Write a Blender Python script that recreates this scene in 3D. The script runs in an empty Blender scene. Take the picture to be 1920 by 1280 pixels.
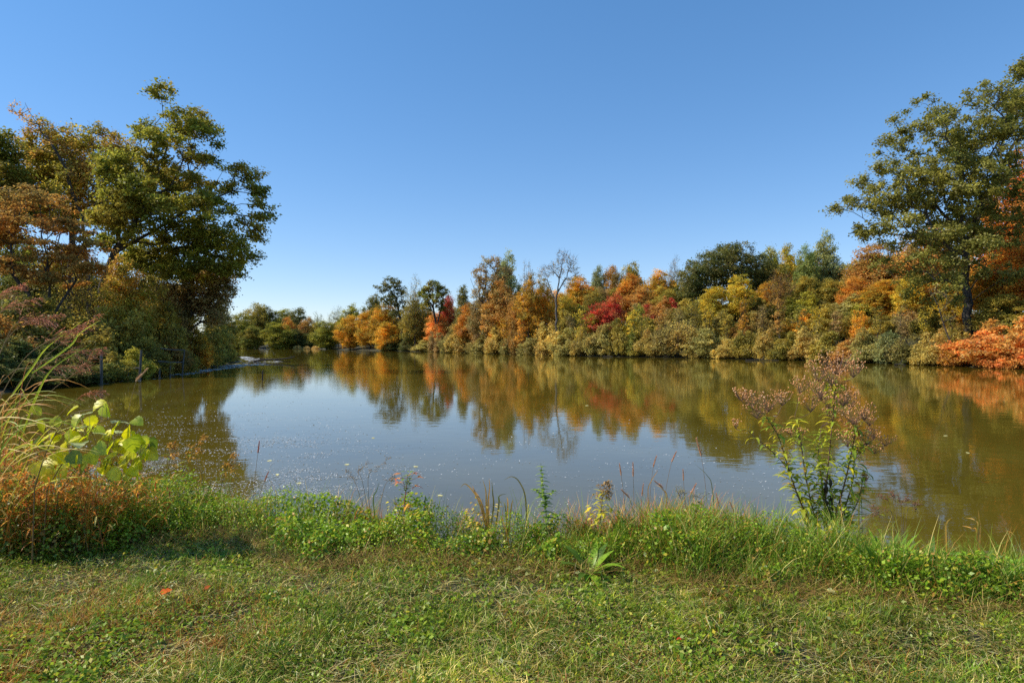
import bpy, math, random
import numpy as np
from mathutils import Vector

random.seed(7)
RNG = np.random.default_rng(11)
SC = bpy.context.scene
COL = SC.collection
F, HZ, CAMZ = 1150.0, 642.0, 2.2          # focal length in photo pixels, horizon row, eye height over the water

def P(px, py, D):
    return np.array([(px - 960.0) / F * D, D, CAMZ - (py - HZ) / F * D])

# ------------------------------------------------------------------ small numpy helpers
class VNoise:
    def __init__(self, seed):
        self.t = np.random.default_rng(seed).random((64, 64))
    def __call__(self, x, y, s=1.0):
        x = np.asarray(x) * s; y = np.asarray(y) * s
        xi = np.floor(x).astype(int); yi = np.floor(y).astype(int)
        fx = x - xi; fy = y - yi
        fx = fx * fx * (3 - 2 * fx); fy = fy * fy * (3 - 2 * fy)
        a = self.t[xi % 64, yi % 64]; b = self.t[(xi + 1) % 64, yi % 64]
        c = self.t[xi % 64, (yi + 1) % 64]; d = self.t[(xi + 1) % 64, (yi + 1) % 64]
        return (a * (1 - fx) + b * fx) * (1 - fy) + (c * (1 - fx) + d * fx) * fy
N1, N2, N3, N4 = VNoise(1), VNoise(2), VNoise(3), VNoise(4)

def sstep(a, b, x):
    t = np.clip((x - a) / (b - a), 0, 1)
    return t * t * (3 - 2 * t)

def unit(v):
    return v / np.maximum(np.linalg.norm(v, axis=-1, keepdims=True), 1e-9)

def make_mesh(name, V, Q, C=None, smooth=True):
    """V (n,3), Q (m,4) or (m,3), C (n,3) colours stored per point"""
    me = bpy.data.meshes.new(name)
    V = np.ascontiguousarray(V, dtype=np.float32); Q = np.ascontiguousarray(Q, dtype=np.int32)
    k = Q.shape[1]
    me.vertices.add(len(V)); me.vertices.foreach_set('co', V.ravel())
    me.loops.add(Q.size); me.loops.foreach_set('vertex_index', Q.ravel())
    me.polygons.add(len(Q))
    me.polygons.foreach_set('loop_start', np.arange(0, Q.size, k, dtype=np.int32))
    me.polygons.foreach_set('loop_total', np.full(len(Q), k, dtype=np.int32))
    if smooth:
        me.polygons.foreach_set('use_smooth', np.ones(len(Q), dtype=bool))
    me.update(calc_edges=True)
    if C is not None:
        at = me.attributes.new('Col', 'FLOAT_COLOR', 'POINT')
        C4 = np.ones((len(V), 4), dtype=np.float32); C4[:, :3] = C
        at.data.foreach_set('color', C4.ravel())
    return me

def link(name, me, mat, parent=None):
    o = bpy.data.objects.new(name, me); COL.objects.link(o)
    if mat is not None:
        me.materials.append(mat)
    if parent is not None:
        o.parent = parent
    return o

def thing(name, label, cat, loc, group=None):
    o = bpy.data.objects.new(name, None); COL.objects.link(o)
    o.location = [float(a) for a in loc]
    o.empty_display_size = 0.2
    o['label'] = label; o['category'] = cat
    if group: o['group'] = group
    return o

def tag(o, label=None, cat=None, group=None, kind=None):
    for k, v in (('label', label), ('category', cat), ('group', group), ('kind', kind)):
        if v: o[k] = v
    return o

# ------------------------------------------------------------------ materials
def nodes_of(name):
    m = bpy.data.materials.new(name); m.use_nodes = True
    nt = m.node_tree; nt.nodes.clear()
    return m, nt, nt.nodes, nt.links

def foliage_mat(name, A, B, C, trans=0.5, gloss=0.015, vary=0.18):
    """crown leaves: point colour R = brightness, G = mix between two leaf colours; a third colour turns in patches"""
    m, nt, n, l = nodes_of(name)
    at = n.new('ShaderNodeAttribute'); at.attribute_name = 'Col'
    sp = n.new('ShaderNodeSeparateColor'); l.new(at.outputs['Color'], sp.inputs[0])
    tc = n.new('ShaderNodeTexCoord'); oi = n.new('ShaderNodeObjectInfo')
    ad = n.new('ShaderNodeVectorMath'); ad.operation = 'ADD'
    of = n.new('ShaderNodeMath'); of.operation = 'MULTIPLY'; of.inputs[1].default_value = 57.0
    l.new(oi.outputs['Random'], of.inputs[0])
    l.new(tc.outputs['Object'], ad.inputs[0]); l.new(of.outputs[0], ad.inputs[1])
    no = n.new('ShaderNodeTexNoise'); no.inputs['Scale'].default_value = 0.45; no.inputs['Detail'].default_value = 2
    l.new(ad.outputs[0], no.inputs['Vector'])
    sh = n.new('ShaderNodeMapRange'); sh.inputs[1].default_value = 0.3; sh.inputs[2].default_value = 0.7; sh.inputs[3].default_value = -0.5; sh.inputs[4].default_value = 0.5
    l.new(no.outputs[0], sh.inputs[0])
    f = n.new('ShaderNodeMath'); f.operation = 'ADD'; f.use_clamp = True
    l.new(sp.outputs[1], f.inputs[0]); l.new(sh.outputs[0], f.inputs[1])
    mx = n.new('ShaderNodeMix'); mx.data_type = 'RGBA'
    mx.inputs[6].default_value = (*A, 1); mx.inputs[7].default_value = (*B, 1)
    l.new(f.outputs[0], mx.inputs[0])
    n2 = n.new('ShaderNodeTexNoise'); n2.inputs['Scale'].default_value = 0.33; n2.inputs['Detail'].default_value = 3
    a2 = n.new('ShaderNodeVectorMath'); a2.operation = 'ADD'; a2.inputs[1].default_value = (31, 17, 5)
    l.new(ad.outputs[0], a2.inputs[0]); l.new(a2.outputs[0], n2.inputs['Vector'])
    pl = n.new('ShaderNodeMath'); pl.operation = 'MULTIPLY_ADD'; pl.inputs[1].default_value = 0.22; l.new(sp.outputs[2], pl.inputs[0]); l.new(n2.outputs[0], pl.inputs[2])
    pr = n.new('ShaderNodeMapRange'); pr.inputs[1].default_value = 0.60; pr.inputs[2].default_value = 0.72; pr.inputs[3].default_value = 0.0; pr.inputs[4].default_value = 0.8
    l.new(pl.outputs[0], pr.inputs[0])
    m3 = n.new('ShaderNodeMix'); m3.data_type = 'RGBA'; m3.inputs[7].default_value = (*C, 1)
    l.new(pr.outputs[0], m3.inputs[0]); l.new(mx.outputs[2], m3.inputs[6])
    mr = n.new('ShaderNodeMapRange'); mr.inputs[3].default_value = 1 - vary; mr.inputs[4].default_value = 1 + vary
    l.new(oi.outputs['Random'], mr.inputs[0])
    mul = n.new('ShaderNodeMath'); mul.operation = 'MULTIPLY'
    l.new(sp.outputs[0], mul.inputs[0]); l.new(mr.outputs[0], mul.inputs[1])
    vm = n.new('ShaderNodeVectorMath'); vm.operation = 'SCALE'
    l.new(m3.outputs[2], vm.inputs[0]); l.new(mul.outputs[0], vm.inputs[3])
    leaf_shader(n, l, vm.outputs[0], trans, gloss)
    return m

def leaf_shader(n, l, col, trans, gloss, rough=0.45):
    d = n.new('ShaderNodeBsdfDiffuse'); t = n.new('ShaderNodeBsdfTranslucent')
    l.new(col, d.inputs[0]); l.new(col, t.inputs[0])
    s = n.new('ShaderNodeMixShader'); s.inputs[0].default_value = trans
    l.new(d.outputs[0], s.inputs[1]); l.new(t.outputs[0], s.inputs[2])
    g = n.new('ShaderNodeBsdfGlossy'); g.inputs['Roughness'].default_value = rough
    g.inputs[0].default_value = (1, 0.95, 0.85, 1)
    s2 = n.new('ShaderNodeMixShader'); s2.inputs[0].default_value = gloss
    l.new(s.outputs[0], s2.inputs[1]); l.new(g.outputs[0], s2.inputs[2])
    o = n.new('ShaderNodeOutputMaterial'); l.new(s2.outputs[0], o.inputs[0])

def plant_mat(name, trans=0.35, gloss=0.04, rough=0.4, noise=0.0, nscale=40, gain=(1, 1, 1)):
    """near plants: point colour is the base colour"""
    m, nt, n, l = nodes_of(name)
    at = n.new('ShaderNodeAttribute'); at.attribute_name = 'Col'
    tn = n.new('ShaderNodeVectorMath'); tn.operation = 'MULTIPLY'; tn.inputs[1].default_value = gain
    l.new(at.outputs['Color'], tn.inputs[0]); col = tn.outputs[0]
    if noise:
        tc = n.new('ShaderNodeTexCoord')
        no = n.new('ShaderNodeTexNoise'); no.inputs['Scale'].default_value = nscale; no.inputs['Detail'].default_value = 3
        l.new(tc.outputs['Object'], no.inputs['Vector'])
        mr = n.new('ShaderNodeMapRange'); mr.inputs[3].default_value = 1 - noise; mr.inputs[4].default_value = 1 + noise
        l.new(no.outputs[0], mr.inputs[0])
        vm = n.new('ShaderNodeVectorMath'); vm.operation = 'SCALE'
        l.new(col, vm.inputs[0]); l.new(mr.outputs[0], vm.inputs[3]); col = vm.outputs[0]
    leaf_shader(n, l, col, trans, gloss, rough)
    return m

def bark_mat(name, c0, c1, scale=2.0):
    m, nt, n, l = nodes_of(name)
    tc = n.new('ShaderNodeTexCoord')
    mp = n.new('ShaderNodeMapping'); mp.inputs['Scale'].default_value = (1, 1, 0.25)
    l.new(tc.outputs['Object'], mp.inputs[0])
    no = n.new('ShaderNodeTexNoise'); no.inputs['Scale'].default_value = scale * 4; no.inputs['Detail'].default_value = 6
    l.new(mp.outputs[0], no.inputs['Vector'])
    cr = n.new('ShaderNodeValToRGB')
    cr.color_ramp.elements[0].position = 0.35; cr.color_ramp.elements[0].color = (*c0, 1)
    cr.color_ramp.elements[1].position = 0.7; cr.color_ramp.elements[1].color = (*c1, 1)
    l.new(no.outputs[0], cr.inputs[0])
    b = n.new('ShaderNodeBsdfPrincipled'); b.inputs['Roughness'].default_value = 0.9
    l.new(cr.outputs[0], b.inputs['Base Color'])
    bp = n.new('ShaderNodeBump'); bp.inputs['Strength'].default_value = 0.6; bp.inputs['Distance'].default_value = 0.03
    l.new(no.outputs[0], bp.inputs['Height']); l.new(bp.outputs[0], b.inputs['Normal'])
    o = n.new('ShaderNodeOutputMaterial'); l.new(b.outputs[0], o.inputs[0])
    return m

PAL = {   # two leaf colours and the colour that turns up in patches
    'dkgreen':  ((0.085, 0.105, 0.026), (0.150, 0.155, 0.034), (0.24, 0.19, 0.04)),
    'oak':      ((0.185, 0.182, 0.036), (0.330, 0.295, 0.052), (0.24, 0.22, 0.045)),
    'green':    ((0.130, 0.155, 0.028), (0.250, 0.230, 0.036), (0.36, 0.26, 0.04)),
    'ygreen':   ((0.260, 0.265, 0.032), (0.440, 0.360, 0.040), (0.16, 0.17, 0.03)),
    'leftoak':  ((0.190, 0.210, 0.028), (0.390, 0.350, 0.038), (0.36, 0.26, 0.042)),
    'leftback': ((0.250, 0.240, 0.032), (0.500, 0.370, 0.045), (0.46, 0.23, 0.045)),
    'olive':    ((0.310, 0.245, 0.038), (0.500, 0.360, 0.056), (0.18, 0.18, 0.035)),
    'tanolive': ((0.350, 0.275, 0.062), (0.580, 0.440, 0.105), (0.42, 0.24, 0.05)),
    'greyolive':((0.260, 0.235, 0.060), (0.460, 0.375, 0.100), (0.36, 0.25, 0.06)),
    'yellow':   ((0.680, 0.470, 0.045), (0.500, 0.390, 0.040), (0.25, 0.25, 0.04)),
    'gold':     ((0.680, 0.390, 0.034), (0.540, 0.260, 0.032), (0.27, 0.25, 0.04)),
    'orange':   ((0.660, 0.285, 0.034), (0.560, 0.330, 0.044), (0.34, 0.15, 0.04)),
    'rust':     ((0.430, 0.210, 0.048), (0.560, 0.320, 0.064), (0.24, 0.19, 0.05)),
    'redorange':((0.670, 0.235, 0.052), (0.640, 0.340, 0.075), (0.46, 0.30, 0.06)),
    'red':      ((0.560, 0.062, 0.036), (0.400, 0.085, 0.040), (0.42, 0.20, 0.05)),
    'greygreen':((0.200, 0.235, 0.085), (0.300, 0.310, 0.115), (0.34, 0.29, 0.07)),
    'palegreen':((0.200, 0.270, 0.060), (0.280, 0.320, 0.085), (0.36, 0.32, 0.06)),
    'brown':    ((0.330, 0.210, 0.080), (0.450, 0.300, 0.100), (0.30, 0.26, 0.07)),
}
FM = {k: foliage_mat('leaves_' + k, *v) for k, v in PAL.items()}
BARK = bark_mat('bark', (0.035, 0.028, 0.022), (0.10, 0.085, 0.068))
BARK_PALE = bark_mat('bark_pale', (0.07, 0.058, 0.048), (0.17, 0.145, 0.12))
WOOD = bark_mat('weathered_wood', (0.06, 0.056, 0.05), (0.15, 0.14, 0.12), 3)
DEADWOOD = bark_mat('wet_wood', (0.02, 0.018, 0.015), (0.06, 0.05, 0.04), 3)
LEAF = plant_mat('leaf', 0.45, 0.025, 0.4, 0.25, 60, (1.9, 1.8, 0.9))
VINELEAF = plant_mat('vine_leaf', 0.55, 0.05, 0.42, 0.55, 28, (1.25, 1.25, 0.8))
GRASS = plant_mat('grass_blade', 0.38, 0.02, 0.45, gain=(2.1, 1.9, 1.0))
STEM = plant_mat('stem', 0.05, 0.04, 0.5, 0.3, 80)
SEED = plant_mat('seed', 0.15, 0.01, 0.6, 0.35, 150, (1.35, 1.2, 0.95))
FLECK = plant_mat('sheen_flecks', 0.1, 0.08, 0.3)  # pale flecks: the floating scum and the painted sky sheen on ripples

# ------------------------------------------------------------------ terrain
SHORE = [(-20, 9), (-12, 7.2), (-6, 6.6), (-4, 6.4), (-2, 6.05), (-1, 5.75), (0, 5.5), (1.5, 5.45), (3, 5.15), (4, 4.65), (5.5, 4.1), (9, 3.0),
         (20, 1), (60, -4), (140, -8), (150, 20), (90, 32), (60, 42), (42, 50.6), (39.7, 61.7), (34.8, 74), (25.7, 87), (11.8, 97),
         (3.8, 110), (-17, 140), (-38, 168), (-63, 200), (-71, 222), (-101, 225), (-60, 130), (-44, 97), (-31, 72), (-28.5, 62),
         (-26.6, 52.7), (-23, 40), (-22.5, 33), (-22, 25), (-24, 15)]
SH = np.array(SHORE, dtype=float)

def shore_dist(x, y):
    """signed distance to the shore line, positive on land"""
    x = np.asarray(x, float); y = np.asarray(y, float)
    best = np.full(x.shape, 1e9); inside = np.zeros(x.shape, bool)
    for (x0, y0), (x1, y1) in zip(SH, np.roll(SH, -1, 0)):
        dx, dy = x1 - x0, y1 - y0
        t = np.clip(((x - x0) * dx + (y - y0) * dy) / (dx * dx + dy * dy), 0, 1)
        best = np.minimum(best, np.hypot(x - x0 - t * dx, y - y0 - t * dy))
        c = ((y0 > y) != (y1 > y)) & (x < dx * (y - y0) / (dy if abs(dy) > 1e-9 else 1e-9) + x0)
        inside ^= c
    return np.where(inside, -best, best)

def ground_z(x, y):
    x = np.asarray(x, float); y = np.asarray(y, float)
    d = shore_dist(x, y)
    px = 960 + F * x / np.maximum(y, 1.0)
    far = sstep(12, 35, y)
    amp = 3.2 + 2.4 * sstep(820, 1120, px) * (0.85 + 0.3 * N1(x, y, 0.05))
    amp = np.where(px < 560, 1.6, amp)
    rise = sstep(1.0, 24.0, d)
    near = 0.5 * sstep(-0.05, 0.55, d) + (N2(x, y, 1.7) - 0.5) * 0.05 * sstep(0.2, 1, d) + (N3(x, y, 0.5) - 0.5) * 0.08 * sstep(0.5, 2, d)
    land = near * (1 - far) + far * (0.3 * sstep(0, 2, d) + amp * rise)
    z = np.where(d > 0, land, np.maximum(-1.2, d * 0.6) - 0.02)
    return z

def gz(x, y):
    return float(ground_z(np.array([x]), np.array([y]))[0])

def build_ground():
    NR, NA = 300, 420
    r = np.concatenate([[0.0], np.geomspace(0.5, 2500, NR)])
    a = np.linspace(0, 2 * np.pi, NA, endpoint=False)
    R, A = np.meshgrid(r, a, indexing='ij')
    X = R * np.sin(A); Y = R * np.cos(A)
    Z = ground_z(X.ravel(), Y.ravel())
    V = np.stack([X.ravel(), Y.ravel(), Z], 1)
    i = np.arange(len(r) - 1)[:, None]; j = np.arange(NA)[None, :]; j2 = (j + 1) % NA
    Q = np.stack([i * NA + j, i * NA + j2, (i + 1) * NA + j2, (i + 1) * NA + j], -1).reshape(-1, 4)
    me = make_mesh('ground', V, Q[:, ::-1])
    m, nt, n, l = nodes_of('soil')
    tc = n.new('ShaderNodeTexCoord')
    no = n.new('ShaderNodeTexNoise'); no.inputs['Scale'].default_value = 1.2; no.inputs['Detail'].default_value = 10; no.inputs['Roughness'].default_value = 0.7
    l.new(tc.outputs['Object'], no.inputs['Vector'])
    cr = n.new('ShaderNodeValToRGB')
    e = cr.color_ramp.elements
    e[0].position = 0.32; e[0].color = (0.022, 0.020, 0.009, 1)
    e[1].position = 0.72; e[1].color = (0.085, 0.066, 0.032, 1)
    x = e.new(0.52); x.color = (0.045, 0.043, 0.017, 1)
    l.new(no.outputs[0], cr.inputs[0])
    b = n.new('ShaderNodeBsdfPrincipled'); b.inputs['Roughness'].default_value = 0.95
    l.new(cr.outputs[0], b.inputs['Base Color'])
    n2 = n.new('ShaderNodeTexNoise'); n2.inputs['Scale'].default_value = 30; n2.inputs['Detail'].default_value = 6
    l.new(tc.outputs['Object'], n2.inputs['Vector'])
    bp = n.new('ShaderNodeBump'); bp.inputs['Strength'].default_value = 0.8; bp.inputs['Distance'].default_value = 0.02
    l.new(n2.outputs[0], bp.inputs['Height']); l.new(bp.outputs[0], b.inputs['Normal'])
    o = n.new('ShaderNodeOutputMaterial'); l.new(b.outputs[0], o.inputs[0])
    tag(link('ground', me, m), 'earth bank and wooded slopes around the pond', 'ground', kind='structure')

def build_water():
    V = np.array([(-160, -40, 0), (200, -40, 0), (200, 260, 0), (-160, 260, 0)], float)
    me = make_mesh('water', V, np.array([[0, 1, 2, 3]]), smooth=False)
    m, nt, n, l = nodes_of('pond_water')
    tc = n.new('ShaderNodeTexCoord')
    mp = n.new('ShaderNodeMapping'); mp.inputs['Scale'].default_value = (0.8, 1.3, 1)
    mp.inputs['Rotation'].default_value = (0, 0, 0.3)
    l.new(tc.outputs['Object'], mp.inputs[0])
    no = n.new('ShaderNodeTexNoise'); no.inputs['Scale'].default_value = 2.2; no.inputs['Detail'].default_value = 2.5; no.inputs['Roughness'].default_value = 0.55
    l.new(mp.outputs[0], no.inputs['Vector'])
    # calmer and breezier patches
    n2 = n.new('ShaderNodeTexNoise'); n2.inputs['Scale'].default_value = 0.06; n2.inputs['Detail'].default_value = 2
    l.new(mp.outputs[0], n2.inputs['Vector'])
    mr = n.new('ShaderNodeMapRange'); mr.inputs[1].default_value = 0.35; mr.inputs[2].default_value = 0.7
    mr.inputs[3].default_value = 0.35; mr.inputs[4].default_value = 1.2
    l.new(n2.outputs[0], mr.inputs[0])
    mu = n.new('ShaderNodeMath'); mu.operation = 'MULTIPLY'
    l.new(no.outputs[0], mu.inputs[0]); l.new(mr.outputs[0], mu.inputs[1])
    bp = n.new('ShaderNodeBump'); bp.inputs['Strength'].default_value = 1.0; bp.inputs['Distance'].default_value = 0.0036
    l.new(mu.outputs[0], bp.inputs['Height'])
    n3 = n.new('ShaderNodeTexNoise'); n3.inputs['Scale'].default_value = 0.35; n3.inputs['Detail'].default_value = 5
    l.new(tc.outputs['Object'], n3.inputs['Vector'])
    cr = n.new('ShaderNodeValToRGB')
    cr.color_ramp.elements[0].position = 0.3; cr.color_ramp.elements[0].color = (0.105, 0.076, 0.008, 1)
    cr.color_ramp.elements[1].position = 0.75; cr.color_ramp.elements[1].color = (0.155, 0.112, 0.013, 1)
    l.new(n3.outputs[0], cr.inputs[0])
    b = n.new('ShaderNodeBsdfPrincipled')
    l.new(cr.outputs[0], b.inputs['Base Color'])
    b.inputs['Roughness'].default_value = 0.035; b.inputs['IOR'].default_value = 1.6
    l.new(bp.outputs[0], b.inputs['Normal'])
    o = n.new('ShaderNodeOutputMaterial'); l.new(b.outputs[0], o.inputs[0])
    tag(link('water', me, m), 'still murky olive pond mirroring the autumn trees', 'water', kind='structure')

# ------------------------------------------------------------------ trees
def frustums(p0, r0, p1, r1, n):
    d = unit(p1 - p0)
    ref = np.where(np.abs(d[:, 2:3]) > 0.9, np.array([[1.0, 0, 0]]), np.array([[0, 0, 1.0]]))
    u = unit(np.cross(d, ref)); v = np.cross(d, u)
    a = np.linspace(0, 2 * np.pi, n, endpoint=False)
    ring = np.cos(a)[None, :, None] * u[:, None] + np.sin(a)[None, :, None] * v[:, None]
    e = d * (0.25 * np.minimum(r0, r1))[:, None]
    A = (p0 - e)[:, None] + ring * r0[:, None, None]; B = (p1 + e)[:, None] + ring * r1[:, None, None]
    V = np.concatenate([A, B], 1).reshape(-1, 3)
    k = np.arange(len(p0))[:, None] * (2 * n); i = np.arange(n)[None]; i2 = (i + 1) % n
    Q = np.stack([k + i, k + i2, k + n + i2, k + n + i], -1).reshape(-1, 4)
    return V, Q

def leaf_cards(C, rng, L, upbias=0.5, out=None, aspect=0.6):
    n = len(C)
    nr = rng.normal(size=(n, 3)); nr[:, 2] = np.abs(nr[:, 2]) + upbias
    if out is not None: nr += out * 0.6
    nr = unit(nr)
    t = unit(np.cross(nr, rng.normal(size=(n, 3))))
    b = np.cross(nr, t)
    L = (L * rng.uniform(0.65, 1.3, n))[:, None]; W = L * aspect
    V = np.stack([C - t * L * 0.5, C + b * W * 0.5 - t * L * 0.08, C + t * L * 0.5, C - b * W * 0.5 - t * L * 0.08], 1).reshape(-1, 3)
    Q = np.arange(4 * n).reshape(-1, 4)
    return V, Q

def grow_tree(seed, trunk, lobes, n_clump, per_clump, clump_r, leaf, bf=0.35, tip=0.012, expo=2.25,
              stems=(), shell=0.55, flat=0.6, sides=7, bare=0, rmin=0.0, trunk_r=None, upbias=0.5):
    """trunk: list of points; lobes: (x,y,z,rx,ry,rz). Returns (trunk mesh, crown mesh)"""
    rng = np.random.default_rng(seed)
    pos, par, plen = [], [], []
    def polyline(pts, parent, step):
        last = parent
        for k in range(len(pts) - 1):
            a, b = np.array(pts[k], float), np.array(pts[k + 1], float)
            m = max(1, int(np.linalg.norm(b - a) / step))
            for q in range(1, m + 1):
                if last is None:
                    pos.append(a); par.append(-1); plen.append(0.0); last = 0
                pnt = a + (b - a) * q / m
                if k > 0 or q > 1: pnt = pnt + rng.normal(size=3) * step * 0.06
                pos.append(pnt); par.append(last)
                plen.append(plen[last] + np.linalg.norm(pnt - pos[last])); last = len(pos) - 1
    lob = np.array(lobes, float)
    size = np.linalg.norm(lob[:, 3:6], axis=1).max()
    zmax = max((l[2] + l[5]) for l in lobes); step = max(zmax / 26, 0.05)
    polyline(trunk, None, step)
    for st in stems:
        j = int(np.argmin([np.linalg.norm(p - np.array(st[0])) for p in pos])); polyline([pos[j]] + list(st[1:]), j, step)
    n_trunk = len(pos)
    # clump centres
    vol = (lob[:, 3] * lob[:, 4] * lob[:, 5]) ** 0.75
    pick = rng.choice(len(lob), n_clump, p=vol / vol.sum())
    d = unit(rng.normal(size=(n_clump, 3)))
    rr = rng.random(n_clump) ** (1 / (3.0 + 4 * shell)) * rng.uniform(0.85, 1.08, n_clump)
    cc = lob[pick, :3] + d * rr[:, None] * lob[pick, 3:6]
    cc = cc[cc[:, 2] > rmin]
    root = np.array(trunk[0], float)
    base = np.array(pos[min(n_trunk - 1, n_trunk // 2)])
    order = np.argsort(np.linalg.norm((cc - base) * np.array([1, 1, 0.8]), axis=1))
    cc = cc[order]
    P_ = np.zeros((n_trunk + len(cc) * 6 + 10, 3)); PL = np.zeros(len(P_)); PR = np.full(len(P_), -1)
    P_[:n_trunk] = pos; PL[:n_trunk] = plen; PR[:n_trunk] = par
    n = n_trunk
    lowz = pos[0][2] + (zmax - pos[0][2]) * 0.12
    ends = []
    for c in cc:
        v = c - P_[:n]
        dist = np.linalg.norm(v, axis=1)
        cost = dist + bf * PL[:n] + 0.5 * np.maximum(0, -v[:, 2]) + np.where(P_[:n, 2] < lowz, 5.0 * size, 0)
        j = int(np.argmin(cost)); dj = dist[j]
        m = int(np.clip(dj / step, 1, 5))
        a = P_[j].copy(); last = j
        bow = np.array([0, 0, 1.0]) * dj * 0.10 + rng.normal(size=3) * dj * 0.07
        for q in range(1, m + 1):
            t = q / m
            P_[n] = a + (c - a) * t + bow * math.sin(math.pi * t)
            PR[n] = last; PL[n] = PL[last] + dj / m; last = n; n += 1
        ends.append(last)
    P_, PL, PR = P_[:n], PL[:n], PR[:n]
    R = np.zeros(n); kids = np.zeros(n)
    acc = np.zeros(n)
    for i in range(n - 1, 0, -1):
        if acc[i] == 0: acc[i] = tip ** expo
        acc[PR[i]] += acc[i]
    R = acc ** (1 / expo); R[0] = R[0] if n > 1 else tip
    R = np.maximum(R, tip)
    if trunk_r:
        f = trunk_r / R[0]
        R = np.where(R > tip * 2, tip * 2 + (R - tip * 2) * f, R)
    zz = P_[:, 2] - P_[0, 2]
    fl = 1 + 0.5 * np.exp(-zz / (0.05 * zmax)) * (np.arange(n) < n_trunk)
    R = R * fl
    idx = np.arange(1, n); pa = PR[1:]
    r1 = R[idx]; r0 = np.where(r1 * 2.2 < R[pa], r1 * 1.25, R[pa])
    big = r1 > tip * 3
    Vs, Qs = [], []; off = 0
    for mask, s in ((big, sides), (~big, 4)):
        if mask.any():
            V, Q = frustums(P_[pa][mask], r0[mask], P_[idx][mask], r1[mask], s)
            Vs.append(V); Qs.append(Q + off); off += len(V)
    if bare:   # fine bare twigs
        e = P_[np.array(ends)]; k = bare
        b = np.repeat(e, k, 0); dirn = unit(unit(b - base) + rng.normal(size=b.shape) * 0.6 + np.array([0, 0, 0.5]))
        ln = rng.uniform(0.4, 1.0, len(b))[:, None] * clump_r * 1.5
        V, Q = frustums(b, np.full(len(b), tip * 0.8), b + dirn * ln, np.full(len(b), tip * 0.3), 3)
        Vs.append(V); Qs.append(Q + off); off += len(V)
    tme = make_mesh('trunk', np.concatenate(Vs), np.concatenate(Qs))
    # leaves
    cen = P_[np.array(ends)]
    ctr = lob[:, :3].mean(0)
    cnt = rng.poisson(per_clump * rng.uniform(0.5, 1.5, len(cen)))
    rep = np.repeat(np.arange(len(cen)), cnt)
    cr = clump_r * rng.uniform(0.6, 1.35, len(cen))
    off3 = rng.normal(size=(len(rep), 3)) * np.array([1, 1, flat]) * 0.55
    LC = cen[rep] + off3 * cr[rep][:, None]
    out = unit(LC - ctr) * np.array([1, 1, 0.6])
    V, Q = leaf_cards(LC, rng, leaf, upbias, out)
    cb = rng.uniform(0.62, 1.25, len(cen)); cm = np.clip(rng.normal(0.42, 0.3, len(cen)), 0, 1)
    br = np.clip(cb[rep] * rng.uniform(0.65, 1.3, len(rep)) * 1.5, 0.4, 2.1)
    mxv = np.clip(cm[rep] + rng.normal(0, 0.22, len(rep)), 0, 1)
    C = np.stack([br, mxv, rng.random(len(rep))], 1)
    cme = make_mesh('crown', V, Q, np.repeat(C, 4, 0), smooth=False)
    return tme, cme

# -- shared kinds, grown once at a common size (height 12, width 8; shrubs height 3, width 4)
def rand_lobes(seed, H, W, low, n, pow_=1.0):
    r = np.random.default_rng(seed); out = []
    for i in range(n):
        t = (i + 0.5) / n
        z = low * H + (1 - low) * H * (0.14 + 0.74 * t)
        prof = math.sin(math.pi * (0.16 + 0.74 * t)) ** pow_
        rad = W * 0.5 * prof
        a = i * 2.4 + r.uniform(-0.5, 0.5); q = r.uniform(0.3, 0.62)
        out.append((rad * q * math.cos(a), rad * q * math.sin(a), z, rad * (1 - q) * 1.15 + 0.3, rad * (1 - q) * 1.15 + 0.3, H * 0.15 * r.uniform(0.8, 1.25)))
    return out

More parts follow.
